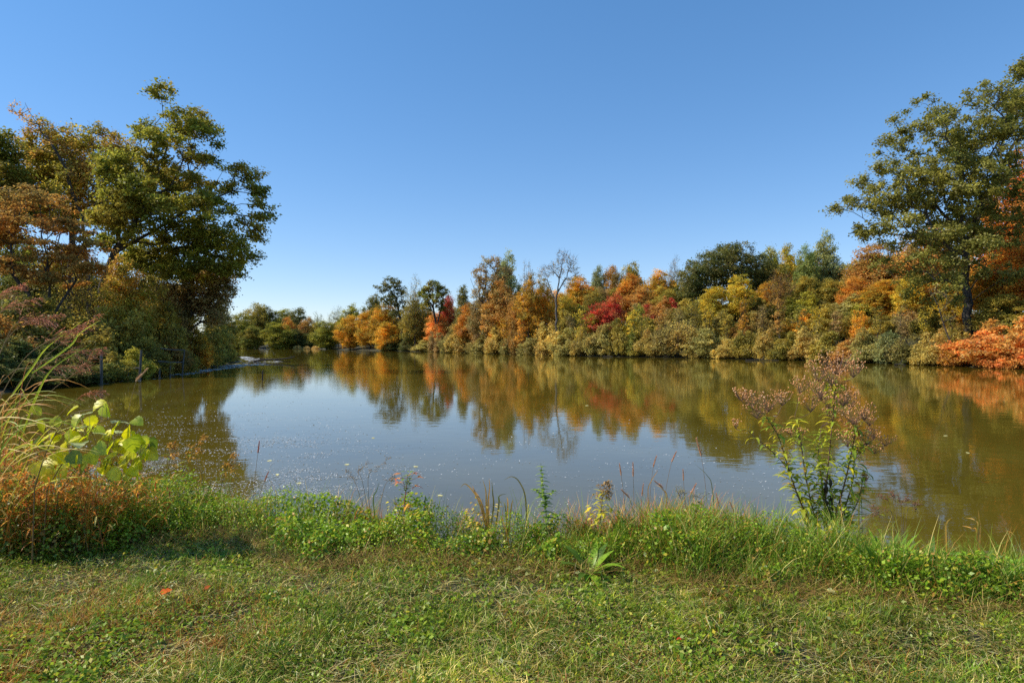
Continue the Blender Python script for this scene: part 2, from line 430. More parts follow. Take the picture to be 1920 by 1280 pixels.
KINDS = {}
def make_kinds():
    for i in range(6):      # round broadleaf, leafy nearly to the ground
        KINDS['round', i] = grow_tree(100 + i, [(0, 0, -0.5), (0.1, 0.1, 3), (0.3 * (i - 2), 0.2, 8.5)], rand_lobes(20 + i, 12, 8, 0.0, 13, 0.75), 420, 60, 0.8, 0.30, tip=0.02, trunk_r=0.2, rmin=0.4)
    for i in range(3):      # tall, narrow, high crown
        KINDS['tall', i] = grow_tree(130 + i, [(0, 0, -0.5), (0.2, 0, 5), (0.35 * (i - 1), 0.2, 10)], rand_lobes(40 + i, 12, 6.5, 0.22, 9), 260, 46, 0.62, 0.28, tip=0.02, trunk_r=0.2, shell=0.8)
    for i in range(2):      # sparse, thin leaved
        KINDS['sparse', i] = grow_tree(150 + i, [(0, 0, -0.5), (0.1, 0, 4), (0.2, 0.2, 9.5)], rand_lobes(60 + i, 12, 8, 0.15, 10), 300, 14, 0.8, 0.24, tip=0.02, bare=3, trunk_r=0.18)
    for i in range(10):      # shrub, leafy to the ground, ragged on top
        r = random.Random(i + 50)
        lob = [(0, 0, 1.2, 1.2, 1.2, 1.2)] + [(1.35 * math.cos(a), 1.35 * math.sin(a), r.uniform(0.4, 1.3), r.uniform(0.5, 1.0), r.uniform(0.5, 1.0), r.uniform(0.5, 1.2)) for a in [r.uniform(0, 0.8) + k * 1.05 for k in range(6)]]
        lob += [(r.uniform(-1.3, 1.3), r.uniform(-1, 1), r.uniform(1.9, 2.9), r.uniform(0.25, 0.6), r.uniform(0.25, 0.6), r.uniform(0.4, 0.8)) for k in range(4)]
        KINDS['shrub', i] = grow_tree(170 + i, [(0, 0, -0.3), (0, 0, 0.4), (0.1, 0, 1.6)], lob, 330, 46, 0.32, 0.165, tip=0.010, bf=0.6, shell=0.3, rmin=0.05, sides=5, bare=2, trunk_r=0.06, upbias=0.25)
    for i in range(3):      # sapling: thin stem, loose sprays of leaves
        r = random.Random(i + 90)
        lob = [(r.uniform(-.4, .4), r.uniform(-.4, .4), z, 0.75, 0.75, 0.6) for z in (2.0, 2.7, 3.4, 4.1, 4.8)]
        KINDS['sapling', i] = grow_tree(230 + i, [(0, 0, -0.3), (0.05, 0, 2.0), (0.1, 0, 4.6)], lob, 70, 15, 0.32, 0.18, tip=0.010, bf=0.8, sides=5, bare=1, trunk_r=0.06)
    for i in range(2):      # airy twiggy shrub
        lob = [(0, 0, 1.8, 1.4, 1.4, 1.1), (0.9, 0.3, 1.2, 1.0, 1.1, 1.0), (-0.9, -0.2, 1.2, 1.0, 1.1, 1.0), (0.1, -0.9, 1.1, 1.2, 1.0, 0.9)]
        KINDS['twiggy', i] = grow_tree(190 + i, [(0, 0, -0.3), (0, 0, 0.3), (0.1, 0, 1.4)], lob, 260, 22, 0.4, 0.15, tip=0.012, bf=0.7, shell=0.3, rmin=0.15, sides=5, bare=3, trunk_r=0.05)
    for i in range(2):      # dense conifer-like, leafy to the ground
        lob = [(0, 0, z, 3.4 * (1 - z / 13.5) + 0.3, 3.4 * (1 - z / 13.5) + 0.3, 1.4) for z in (1.6, 3.4, 5.2, 7, 8.8, 10.4)]
        KINDS['cone', i] = grow_tree(210 + i, [(0, 0, -0.5), (0, 0, 11)], lob, 320, 50, 0.7, 0.28, tip=0.02, trunk_r=0.2, bf=0.9)
def measure():
    for k, (tm, cm) in KINDS.items():
        v = np.zeros(len(cm.vertices) * 3, np.float32); cm.vertices.foreach_get('co', v); v = v.reshape(-1, 3)
        WORLD_SIZE[k] = (float(np.percentile(v[:, 2], 99.3)), float(np.hypot(v[:, 0], v[:, 1])[v[:, 2] > 0].__array__().max() * 0 + 2 * np.percentile(np.hypot(v[:, 0], v[:, 1]), 94)))
WORLD_SIZE = {}
COUNT = {}

def place(kind, pal, px, top, width, D, label, name, cat='tree', group=None, base=None, rot=None, bark=None, depth=None):
    """px, top and width in photo pixels at distance D; stands on the ground there (or at photo row base)"""
    X = (px - 960) / F * D
    zg = gz(X, D)
    ztop = CAMZ + (HZ - top) / F * D
    if ztop - zg < 0.6: zg = ztop - 0.6
    i = COUNT.get(kind, 0); COUNT[kind] = i + 1
    nk = sum(1 for k in KINDS if k[0] == kind)
    tm, cm = KINDS[kind, i % nk]
    H0, W0 = WORLD_SIZE[kind, i % nk]
    o = thing(name, label, cat, (X, D, zg), group)
    sx = width / F * D / W0; sz = (ztop - zg) / H0
    o.scale = (sx, sx if depth is None else depth * sx, sz)
    o.rotation_euler = (0, 0, (i * 2.399) % 6.283 if rot is None else rot)
    for part, me, mat in (('trunk', tm, bark or BARK), ('crown', cm, FM[pal])):
        c = bpy.data.objects.new(part, me); COL.objects.link(c)
        if not me.materials: me.materials.append(mat)
        c.material_slots[0].link = 'OBJECT'; c.material_slots[0].material = mat
        c.parent = o
    return o

DENS = 1.35
def hero(name, label, seed, D, trunk_px, lobes_px, pal, n_clump, per, clump_r, leaf, stems_px=(), depth=0.9, group=None, cat='tree', bark=None, trunk_r=0.4, base_z=None, **kw):
    """a tree grown for itself, its trunk line and crown lobes given in photo pixels at distance D"""
    rng = random.Random(seed)
    b = P(*trunk_px[0], D); X0, Y0 = b[0], b[1]
    zg = gz(X0, Y0) if base_z is None else base_z
    def loc(px, py, dy=0.0):
        p = P(px, py, D); return (p[0] - X0, dy, p[2] - zg)
    trunk = [(0, 0, -0.4)] + [loc(x, y, rng.uniform(-0.4, 0.4)) for x, y in trunk_px[1:]]
    stems = [[loc(*st[0])] + [loc(x, y, rng.uniform(-1.5, 1.5)) for x, y in st[1:]] for st in stems_px]
    xs = [l[0] for l in lobes_px]; half = (max(xs) - min(xs)) / 2 / F * D; mid = (max(xs) + min(xs)) / 2
    lobes = []
    for k, (x, y, rx, ry) in enumerate(lobes_px):
        c = loc(x, y); rX, rZ = rx / F * D, ry / F * D
        e = math.sqrt(max(0.1, 1 - ((x - mid) / (max(xs) - min(xs) + 1e-6) * 2) ** 2)) * half * 0.6 * depth
        for s in (-1, 1):
            lobes.append((c[0], s * rng.uniform(0.15, 1.0) * e, c[2], rX * 0.93, (rX + rZ) * 0.55, rZ * 0.93))
    tm, cm = grow_tree(seed, trunk, lobes, int(n_clump * DENS), per * 1.35, clump_r * 0.86, leaf * 1.12, stems=stems, trunk_r=trunk_r, **kw)
    o = thing(name, label, cat, (X0, Y0, zg), group)
    link('trunk', tm, bark or BARK, o); link('crown', cm, FM[pal], o)
    return o


def build_trees():
    make_kinds(); measure()
    G1 = 'trees round the far end of the pond'
    for r in [
        # kind, palette, px, top, width, D, label
        ('round', 'olive', 412, 578, 60, 118, 'olive gold tree where the left bank trees meet the far end of the pond'),
        ('round', 'ygreen', 452, 590, 56, 214, 'yellow green tree at the left end of the far shore'),
        ('round', 'olive', 482, 572, 54, 226, 'taller olive tree behind the yellow green one at the far end'),
        ('round', 'dkgreen', 505, 577, 50, 230, 'dark green tree at the back of the far end, second tall crown'),
        ('round', 'green', 470, 612, 44, 208, 'low green tree at the far waterline below the tall olive tree'),
        ('round', 'ygreen', 520, 606, 56, 206, 'bulging yellow green tree hanging over the far white waterline'),
        ('round', 'ygreen', 535, 582, 52, 232, 'light green tree left of the dark round crown at the far end'),
        ('round', 'dkgreen', 556, 580, 50, 224, 'dark round crown at the far end beside the orange tree'),
        ('round', 'orange', 540, 597, 30, 216, 'small bright orange tree at the far end among dark ones'),
        ('round', 'rust', 574, 598, 34, 216, 'rusty brown tree at the far end left of the gap'),
        ('round', 'dkgreen', 553, 618, 40, 210, 'low dark green tree in the shade at the far waterline'),
        ('sparse', 'greygreen', 594, 588, 34, 232, 'thin grey green tree top showing in the gap at the far end'),
        ('round', 'olive', 592, 607, 36, 216, 'olive tree closing the gap at the far end'),
        ('round', 'dkgreen', 572, 626, 36, 212, 'shaded bush dark tree behind the tan reeds at the far end'),
    ]:
        place(*r[:6], r[6], 'deciduous_tree', group=G1)
    G2 = 'autumn trees along the far bank'
    for r in [
        ('round', 'ygreen', 612, 604, 52, 194, 'yellow green tree at the right of the gap in the far trees'),
        ('sparse', 'green', 634, 578, 40, 200, 'thin green tree rising behind the yellow green ones by the gap'),
        ('round', 'gold', 657, 594, 54, 182, 'golden orange tree low over the far water right of the gap'),
        ('round', 'ygreen', 658, 574, 46, 198, 'tall yellow green tree behind the golden orange one'),
        ('round', 'gold', 694, 584, 54, 176, 'golden tree left of the big mottled orange one'),
        ('round', 'dkgreen', 700, 555, 40, 192, 'dark grey green tree rising behind the golden trees'),
        ('round', 'gold', 722, 572, 62, 166, 'big mottled yellow and orange tree left of the leaning green tree'),
        ('round', 'gold', 726, 606, 46, 160, 'low golden orange tree over the water left of the leaning green tree'),
        ('sparse', 'olive', 778, 523, 44, 152, 'half bare tree with a pale broken top between two tall green trees'),
        ('round', 'olive', 775, 566, 46, 154, 'olive tree below the half bare top between two green trees'),
        ('round', 'gold', 800, 578, 48, 160, 'gold and orange tree behind the round topped green tree'),
        ('round', 'red', 840, 557, 36, 150, 'dark red tree beside the green one with a visible trunk'),
        ('round', 'redorange', 822, 590, 50, 148, 'low red and orange tree under the dark red one'),
        ('cone', 'dkgreen', 868, 540, 44, 140, 'dark green dense pointed tree on the far bank'),
        ('round', 'orange', 878, 572, 44, 130, 'small orange tree at the foot of the dark pointed tree'),
        ('round', 'brown', 905, 556, 54, 126, 'brown thinning tree between the pointed tree and the tall brown one'),
        ('round', 'rust', 940, 532, 68, 122, 'rust brown tree in front of the tall grey green one'),
        ('round', 'greygreen', 950, 482, 56, 136, 'grey green side crown behind the tall brown tree'),
        ('tall', 'gold', 990, 520, 48, 112, 'tall gold and orange tree left of the bare tree'),
        ('tall', 'gold', 1018, 524, 44, 114, 'narrow gold tree with a dark trunk just left of the bare tree'),
        ('sparse', 'brown', 990, 498, 40, 124, 'thin brown twiggy top above the tall gold tree'),
        ('round', 'gold', 1012, 560, 56, 118, 'lower gold tree filling in left of the bare trunk'),
        ('round', 'rust', 968, 560, 46, 118, 'rusty tree at the foot of the tall brown tree'),
        ('round', 'gold', 1082, 521, 62, 128, 'evenly rounded golden orange tree right of the bare tree'),
        ('round', 'yellow', 1062, 558, 46, 116, 'yellow orange tree at the right foot of the bare tree'),
        ('round', 'greygreen', 1122, 504, 36, 144, 'grey green tree peeping up behind the rounded golden one'),
        ('round', 'olive', 1112, 546, 44, 120, 'pale olive yellow tree above the bright red shrub'),
        ('round', 'rust', 1150, 502, 46, 142, 'rust topped tree between grey green and green gold crowns'),
        ('round', 'olive', 1182, 497, 50, 146, 'green gold tree highest in the orange group'),
        ('round', 'orange', 1182, 516, 54, 130, 'dark orange tree behind the bright red shrub'),
        ('round', 'rust', 1206, 540, 46, 122, 'reddish brown tree right of the bright red shrub'),
        ('round', 'gold', 1234, 510, 62, 128, 'broad yellow orange tree left of the large dark green oak'),
        ('round', 'olive', 1248, 540, 56, 120, 'olive orange bushy tree under the broad yellow orange one'),
        ('sparse', 'brown', 1266, 487, 40, 144, 'bare pinkish grey tree top beside the large dark oak'),
        ('round', 'yellow', 1340, 540, 64, 100, 'spreading yellow tree in front of the large dark oak'),
        ('tall', 'yellow', 1387, 516, 52, 98, 'upright slim yellow tree in front of the large dark oak'),
        ('round', 'ygreen', 1445, 468, 46, 124, 'yellow green tree top just right of the large dark oak'),
        ('round', 'yellow', 1478, 464, 48, 122, 'bright yellow tree between the dark oak and the pale green tree'),
        ('sparse', 'rust', 1462, 508, 54, 98, 'thin orange brown tree with a slender trunk right of the dark oak'),
        ('round', 'gold', 1440, 530, 50, 108, 'gold tree low between the dark oak and the thin orange brown one'),
        ('round', 'palegreen', 1512, 466, 44, 112, 'fresh green left half of the pair of pale domed trees'),
        ('round', 'greygreen', 1548, 445, 62, 114, 'pale grey green domed tree, tallest before the orange ones'),
        ('round', 'olive', 1508, 520, 60, 102, 'olive gold tree below the pale domed trees'),
        ('round', 'olive', 1560, 525, 60, 100, 'olive yellow tree at the foot of the grey green dome'),
        ('round', 'rust', 1640, 462, 104, 98, 'broad rust orange tree left of the great oak'),
        ('round', 'orange', 1602, 522, 56, 92, 'small orange tree in front of the broad rust one'),
        ('round', 'gold', 1660, 528, 84, 86, 'wide gold tree under the broad rust orange one'),
        ('round', 'yellow', 1704, 515, 52, 80, 'clear yellow tree beneath the left limbs of the great oak'),
        ('round', 'gold', 1752, 522, 70, 80, 'gold tree behind the low limbs of the great oak'),
        ('round', 'rust', 1735, 430, 110, 92, 'orange brown tree seen through the limbs of the great oak'),
        ('round', 'redorange', 1925, 290, 130, 78, 'tall orange red tree at the right edge behind the great oak'),
        ('round', 'orange', 1880, 390, 110, 74, 'orange tree lower right behind the trunk of the great oak'),
        ('round', 'gold', 1860, 500, 100, 70, 'yellow orange tree right beside the trunk of the great oak'),
        ('round', 'orange', 1930, 450, 110, 66, 'bright orange tree at the right edge over the orange shrub'),
        ('round', 'olive', 1880, 555, 90, 62, 'olive yellow tree low at the foot of the great oak'),
        ('round', 'redorange', 2010, 330, 150, 70, 'red orange tree farthest to the right along the bank'),
        ('round', 'gold', 2040, 470, 130, 58, 'gold tree past the right end of the orange shrub'),
    ]:
        place(*r[:6], r[6], 'deciduous_tree', group=G2)
    # ---- trees grown one by one
    hero('leaning_tree', 'tall green tree with a bare leaning trunk over the far golden trees', 301, 160, [(757, 640), (752, 600), (742, 560), (738, 545)],
         [(735, 530, 18, 12), (718, 540, 16, 9), (748, 548, 17, 12), (730, 562, 20, 12), (752, 575, 14, 14), (742, 590, 14, 12)], 'dkgreen', 150, 26, 0.8, 0.34, tip=0.03, trunk_r=0.32, bf=0.5)
    hero('open_crowned_tree', 'green tree with an open crown on a forked dark trunk on the far bank', 302, 146, [(819, 640), (818, 612), (812, 575)],
         [(812, 535, 16, 10), (828, 545, 13, 10), (798, 550, 13, 12), (815, 560, 22, 12), (800, 575, 13, 10), (828, 575, 10, 9)], 'green', 140, 26, 0.75, 0.34, tip=0.03, trunk_r=0.32, bf=0.5, stems_px=[[(818, 612), (828, 575), (832, 555)]])
    hero('tall_brown_tree', 'tall brown and grey green tree with a forked leaning trunk on the far bank', 303, 124, [(914, 625), (912, 600), (903, 560), (920, 510)],
         [(922, 492, 22, 14), (900, 512, 17, 12), (942, 512, 20, 16), (920, 528, 30, 14), (900, 550, 20, 14), (935, 550, 24, 16), (892, 575, 14, 10)], 'brown', 230, 18, 0.75, 0.28, tip=0.026, trunk_r=0.34, bf=0.6, bare=2, stems_px=[[(903, 575), (890, 545), (882, 520)]])
    hero('bare_tree', 'tall nearly bare tree with dark forked branches against the sky', 304, 104, [(1043, 640), (1043, 600), (1042, 565), (1048, 530), (1054, 495), (1056, 478)],
         [(1054, 482, 16, 14), (1072, 495, 12, 20), (1030, 508, 14, 16), (1014, 512, 10, 12), (1046, 505, 20, 18), (1078, 512, 7, 14), (1022, 530, 14, 14), (1064, 530, 14, 12)], 'brown', 190, 2.4, 0.7, 0.22, tip=0.014, trunk_r=0.18, bark=BARK_PALE, bf=0.25, bare=3, shell=0.1, stems_px=[[(1042, 565), (1030, 535), (1018, 510)], [(1045, 548), (1062, 520), (1072, 490)]])
    hero('oak_tree', 'large dark green oak with a broad domed crown on the far bank', 305, 118, [(1372, 600), (1370, 560), (1366, 520)],
         [(1352, 478, 30, 20), (1385, 474, 32, 20), (1320, 500, 36, 24), (1366, 505, 45, 28), (1410, 500, 36, 26), (1296, 520, 26, 20), (1288, 545, 24, 18), (1335, 540, 40, 24), (1395, 540, 42, 26), (1432, 522, 22, 22)], 'dkgreen', 620, 44, 0.95, 0.28, tip=0.03, trunk_r=0.55, depth=1.1)
    hero('great_oak_tree', 'great green oak towering at the right over the orange trees', 306, 66,
         [(1816, 600), (1815, 570), (1812, 530), (1808, 480), (1805, 420), (1803, 350), (1806, 270), (1830, 215)],
         [(1852, 168, 30, 18), (1895, 200, 36, 26), (1950, 190, 50, 50), (1795, 212, 38, 24), (1712, 204, 24, 18), (1745, 228, 26, 18), (1698, 258, 40, 22), (1775, 268, 50, 28),
          (1865, 262, 50, 34), (1668, 318, 42, 20), (1735, 322, 48, 26), (1825, 335, 50, 30), (1638, 368, 44, 18), (1586, 386, 24, 9), (1700, 378, 46, 20), (1775, 392, 52, 26),
          (1868, 380, 40, 28), (1650, 426, 42, 13), (1716, 446, 46, 17), (1850, 450, 40, 22), (1770, 478, 42, 20), (1730, 536, 26, 22), (1680, 345, 36, 15), (1622, 440, 20, 10), (1785, 440, 38, 16),
          (1690, 490, 30, 14), (1820, 300, 50, 40), (1760, 360, 60, 34), (1840, 420, 50, 34), (1790, 510, 40, 20), (1765, 560, 24, 14), (1845, 520, 34, 18), (1740, 500, 30, 16)],
         'oak', 1050, 42, 0.66, 0.26, stems_px=[[(1809, 490), (1832, 440), (1858, 370), (1880, 280)], [(1806, 440), (1770, 380), (1735, 310), (1715, 240)], [(1809, 500), (1750, 455), (1680, 435)], [(1804, 400), (1740, 385), (1650, 370), (1600, 385)], [(1812, 535), (1770, 520), (1735, 530)]],
         tip=0.018, trunk_r=0.42, bf=0.5, flat=0.75, shell=0.45, expo=2.5)
    # ---- the left bank
    hero('leaning_oak_tree', 'big dark oak leaning out over the left bank, the tallest crown there', 307, 46,
         [(182, 650), (186, 590), (196, 520), (215, 470), (250, 420), (285, 370), (305, 310), (322, 250)],
         [(335, 196, 24, 16), (345, 228, 38, 20), (396, 250, 26, 18), (290, 258, 34, 22), (350, 280, 36, 20), (285, 310, 44, 30), (385, 300, 18, 12), (330, 340, 56, 24), (240, 330, 34, 32), (270, 385, 50, 28), (230, 370, 36, 24), (300, 365, 40, 22), (205, 300, 24, 18), (255, 440, 36, 18), (200, 455, 28, 18),
          (455, 322, 28, 15), (484, 355, 18, 14), (490, 398, 15, 22), (480, 436, 20, 15), (418, 352, 32, 13), (400, 385, 44, 18), (440, 412, 28, 16), (355, 405, 38, 18), (225, 410, 34, 28), (318, 428, 34, 13)],
         'leftoak', 640, 44, 0.52, 0.20, stems_px=[[(215, 470), (290, 430), (370, 390), (440, 360)], [(250, 420), (330, 395), (420, 395), (470, 400)], [(285, 370), (345, 320), (385, 280)]],
         tip=0.013, trunk_r=0.30, bf=0.45, shell=0.35, expo=2.5, bare=1)
    hero('maple_tree', 'yellow green tree under the leaning oak, reaching right over the water', 308, 49,
         [(205, 650), (203, 570), (208, 520), (250, 480), (330, 465)],
         [(370, 440, 44, 22), (420, 455, 44, 24), (465, 478, 28, 16), (340, 470, 50, 22), (400, 490, 44, 22), (300, 500, 44, 22), (350, 510, 40, 20), (260, 480, 40, 26), (430, 505, 26, 14)],
         'ygreen', 330, 42, 0.56, 0.2, shell=0.35, stems_px=[[(208, 520), (300, 470), (390, 462), (450, 470)]], tip=0.016, trunk_r=0.3, bf=0.4)
    hero('brown_leaved_tree', 'brown leaved tree below the yellow green limb on the left bank', 309, 52,
         [(352, 660), (356, 600), (368, 560)],
         [(400, 520, 36, 20), (420, 545, 22, 18), (370, 535, 40, 24), (385, 570, 38, 20), (340, 560, 30, 24), (405, 590, 24, 20)],
         'brown', 260, 34, 0.55, 0.2, tip=0.015, trunk_r=0.2, bf=0.5, bare=1)
    hero('yellowing_tree', 'yellowing tree with a broad crown behind the leaning oak', 310, 58,
         [(128, 650), (130, 560), (138, 470), (140, 380), (135, 320)],
         [(100, 255, 38, 24), (70, 285, 40, 30), (150, 270, 44, 28), (205, 268, 40, 26), (230, 300, 30, 28), (110, 320, 60, 36), (180, 330, 56, 36), (60, 340, 50, 36), (150, 390, 60, 40), (215, 390, 40, 40), (80, 400, 50, 36)],
         'leftback', 600, 44, 0.66, 0.22, tip=0.016, trunk_r=0.28, shell=0.3, expo=2.5, bare=1)
    hero('dark_tree', 'dark green tree cut by the left edge of the view', 311, 52,
         [(-20, 650), (-18, 540), (-12, 430), (-8, 330)],
         [(-5, 250, 24, 22), (12, 280, 30, 26), (-30, 280, 40, 36), (10, 330, 44, 34), (-50, 340, 60, 44), (20, 390, 44, 30), (-30, 420, 60, 40)],
         'leftoak', 280, 44, 0.66, 0.22, tip=0.018, trunk_r=0.26, shell=0.3)
    hero('bare_branched_tree', 'thin tree with one long almost leafless limb slanting up to the sky', 312, 55,
         [(168, 650), (165, 520), (150, 400), (118, 300), (75, 235), (38, 190)],
         [(30, 205, 16, 12), (60, 228, 22, 12), (110, 280, 20, 14), (90, 250, 20, 10), (140, 320, 24, 20)], 'rust', 46, 7, 0.5, 0.2, tip=0.014, trunk_r=0.2, bf=0.2, bare=1)
    hero('orange_brown_tree', 'orange brown tree low in front of the yellowing tree', 313, 40,
         [(98, 690), (92, 600), (84, 500), (80, 440)],
         [(50, 362, 38, 14), (100, 380, 38, 16), (15, 390, 44, 18), (70, 415, 50, 18), (140, 430, 36, 16), (25, 440, 50, 20), (110, 470, 50, 20), (150, 500, 34, 20), (40, 500, 50, 22), (-30, 440, 50, 40), (90, 520, 40, 18), (170, 460, 26, 14)],
         'rust', 340, 38, 0.46, 0.17, stems_px=[[(92, 600), (120, 520), (140, 460)], [(92, 600), (50, 520), (30, 460)], [(84, 500), (120, 440), (110, 390)]],
         tip=0.010, trunk_r=0.16, shell=0.2, bf=0.5, bare=2, flat=0.4)
    GL = 'bushes along the left bank'
    for r in [
        ('shrub', 'olive', 260, 520, 110, 46, 'tall olive bush in front of the trunk of the leaning oak'),
        ('shrub', 'olive', 232, 580, 120, 41, 'large dark olive bush behind the leaning posts'),
        ('shrub', 'olive', 305, 575, 110, 47, 'olive and yellow bush in the middle of the left bank'),
        ('shrub', 'gold', 350, 590, 90, 52, 'golden orange bush above the white ripple sheen of the left bank'),
        ('shrub', 'olive', 375, 615, 80, 55, 'olive bush behind the ripple sheen, right of the golden one'),
        ('shrub', 'olive', 405, 580, 64, 66, 'tall olive gold bush near the tip of the left bank'),
        ('shrub', 'olive', 404, 628, 64, 60, 'low bush at the very tip of the left bank overhanging the ripple sheen'),
        ('shrub', 'rust', 320, 640, 70, 44, 'rusty brush at the waterline beside the posts'),
        ('shrub', 'olive', 265, 640, 90, 39.5, 'shaded olive bush right behind the tallest post'),
        ('shrub', 'olive', 160, 600, 130, 38, 'dim olive bush in the shade under the leaning oak'),
        ('shrub', 'dkgreen', 170, 655, 120, 35.5, 'low dark brush at the shaded waterline of the left bank'),
        ('shrub', 'olive', 70, 560, 140, 37, 'dim olive bush under the orange brown tree'),
        ('shrub', 'dkgreen', 60, 640, 150, 33, 'dark bush behind the tall purple seeded grass'),
        ('shrub', 'rust', -40, 560, 150, 33, 'rusty bush beyond the left edge by the dark tree'),
        ('shrub', 'dkgreen', 30, 684, 130, 28.5, 'low dark brush at the water behind the purple plumes'),
        ('shrub', 'dkgreen', 92, 676, 110, 30.5, 'low dark brush at the water behind the vine'),
        ('round', 'leftback', 236, 492, 96, 43.5, 'olive gold understory tree right of the leaning trunk'),
        ('sparse', 'olive', 150, 500, 110, 43, 'thin olive understory tree left of the leaning trunk'),
        ('round', 'brown', 310, 530, 84, 50, 'brownish understory tree under the yellow green limb'),
        ('shrub', 'dkgreen', 145, 668, 80, 32.2, 'low dark bush at the water left of the leftmost post'),
        ('shrub', 'green', 205, 664, 80, 34.3, 'low green bush at the water just behind the leftmost post'),
        ('shrub', 'ygreen', 250, 656, 70, 37, 'low yellow green bush at the water between the two tallest posts'),
        ('shrub', 'olive', 288, 650, 62, 39.5, 'low olive bush at the water right of the tallest post'),
        ('shrub', 'olive', 332, 640, 66, 44.8, 'low olive gold bush at the water behind the last posts'),
        ('shrub', 'gold', 368, 632, 60, 50.5, 'low golden bush at the water behind the ripple sheen'),
        ('shrub', 'olive', 400, 634, 56, 58.5, 'low olive bush at the water near the tip of the left bank'),
        ('shrub', 'gold', 422, 640, 44, 66, 'small golden bush at the water right at the bank tip'),
        ('shrub', 'dkgreen', -60, 640, 160, 28, 'dark low bush at the left edge of the inlet'),
        ('round', 'dkgreen', 60, 520, 130, 60, 'dark understory tree between the trunks of the left bank'),
        ('round', 'leftback', 120, 470, 120, 62, 'yellow green understory tree behind the orange brown tree'),
        ('round', 'leftoak', 30, 440, 110, 66, 'green understory tree filling the far left'),
        ('sparse', 'brown', 230, 545, 90, 44, 'thin brown understory tree in front of the leaning oak'),
        ('round', 'olive', 300, 515, 120, 66, 'olive understory tree behind the yellow green maple limb'),
        ('round', 'dkgreen', 170, 500, 130, 66, 'shaded understory tree behind the leaning oak trunk'),
    ]:
        nm = 'bush' if r[0] == 'shrub' else 'understory_tree'
        place(*r[:6], r[6], nm, 'bush' if nm == 'bush' else 'tree', group=GL if nm == 'bush' else None)

    # ---- red shrubs and the orange one over the water
    for r in [
        ('round', 'red', 1126, 572, 66, 103, 'bright red shrub, the widest of the red ones'),
        ('round', 'red', 1150, 553, 44, 108, 'bright red shrub standing just above the widest red one'),
        ('shrub', 'red', 1218, 572, 34, 112, 'small dull red shrub right of the bright red pair'),
        ('shrub', 'red', 1262, 562, 36, 112, 'dark red shrub at the left foot of the large dark oak'),
    ]:
        place(*r[:6], r[6], 'red_shrub', 'shrub', group='red shrubs on the far bank')
    for r in [
        ('shrub', 'redorange', 1850, 606, 130, 54.5, 'spreading orange red shrub reaching over the water below the great oak'),
        ('shrub', 'redorange', 1925, 596, 110, 51.5, 'orange red shrub cut by the right edge at the waterline'),
        ('shrub', 'orange', 1800, 640, 70, 56.5, 'low orange shrub at the water between the tan and the orange red ones'),
        ('shrub', 'redorange', 1880, 640, 90, 52.5, 'lower orange red shrub with branches touching the water'),
    ]:
        place(*r[:6], r[6], 'orange_shrub', 'shrub', group='orange shrubs over the water')
    hero('slanting_snag', 'bare slanting sapling rising from the bank left of the orange shrub', 330, 58, [(1800, 655), (1775, 610), (1760, 570), (1745, 540)],
         [(1765, 560, 14, 20), (1748, 545, 12, 14), (1780, 590, 8, 14)], 'brown', 24, 3, 0.3, 0.14, tip=0.014, trunk_r=0.08, bare=3, bf=0.2)

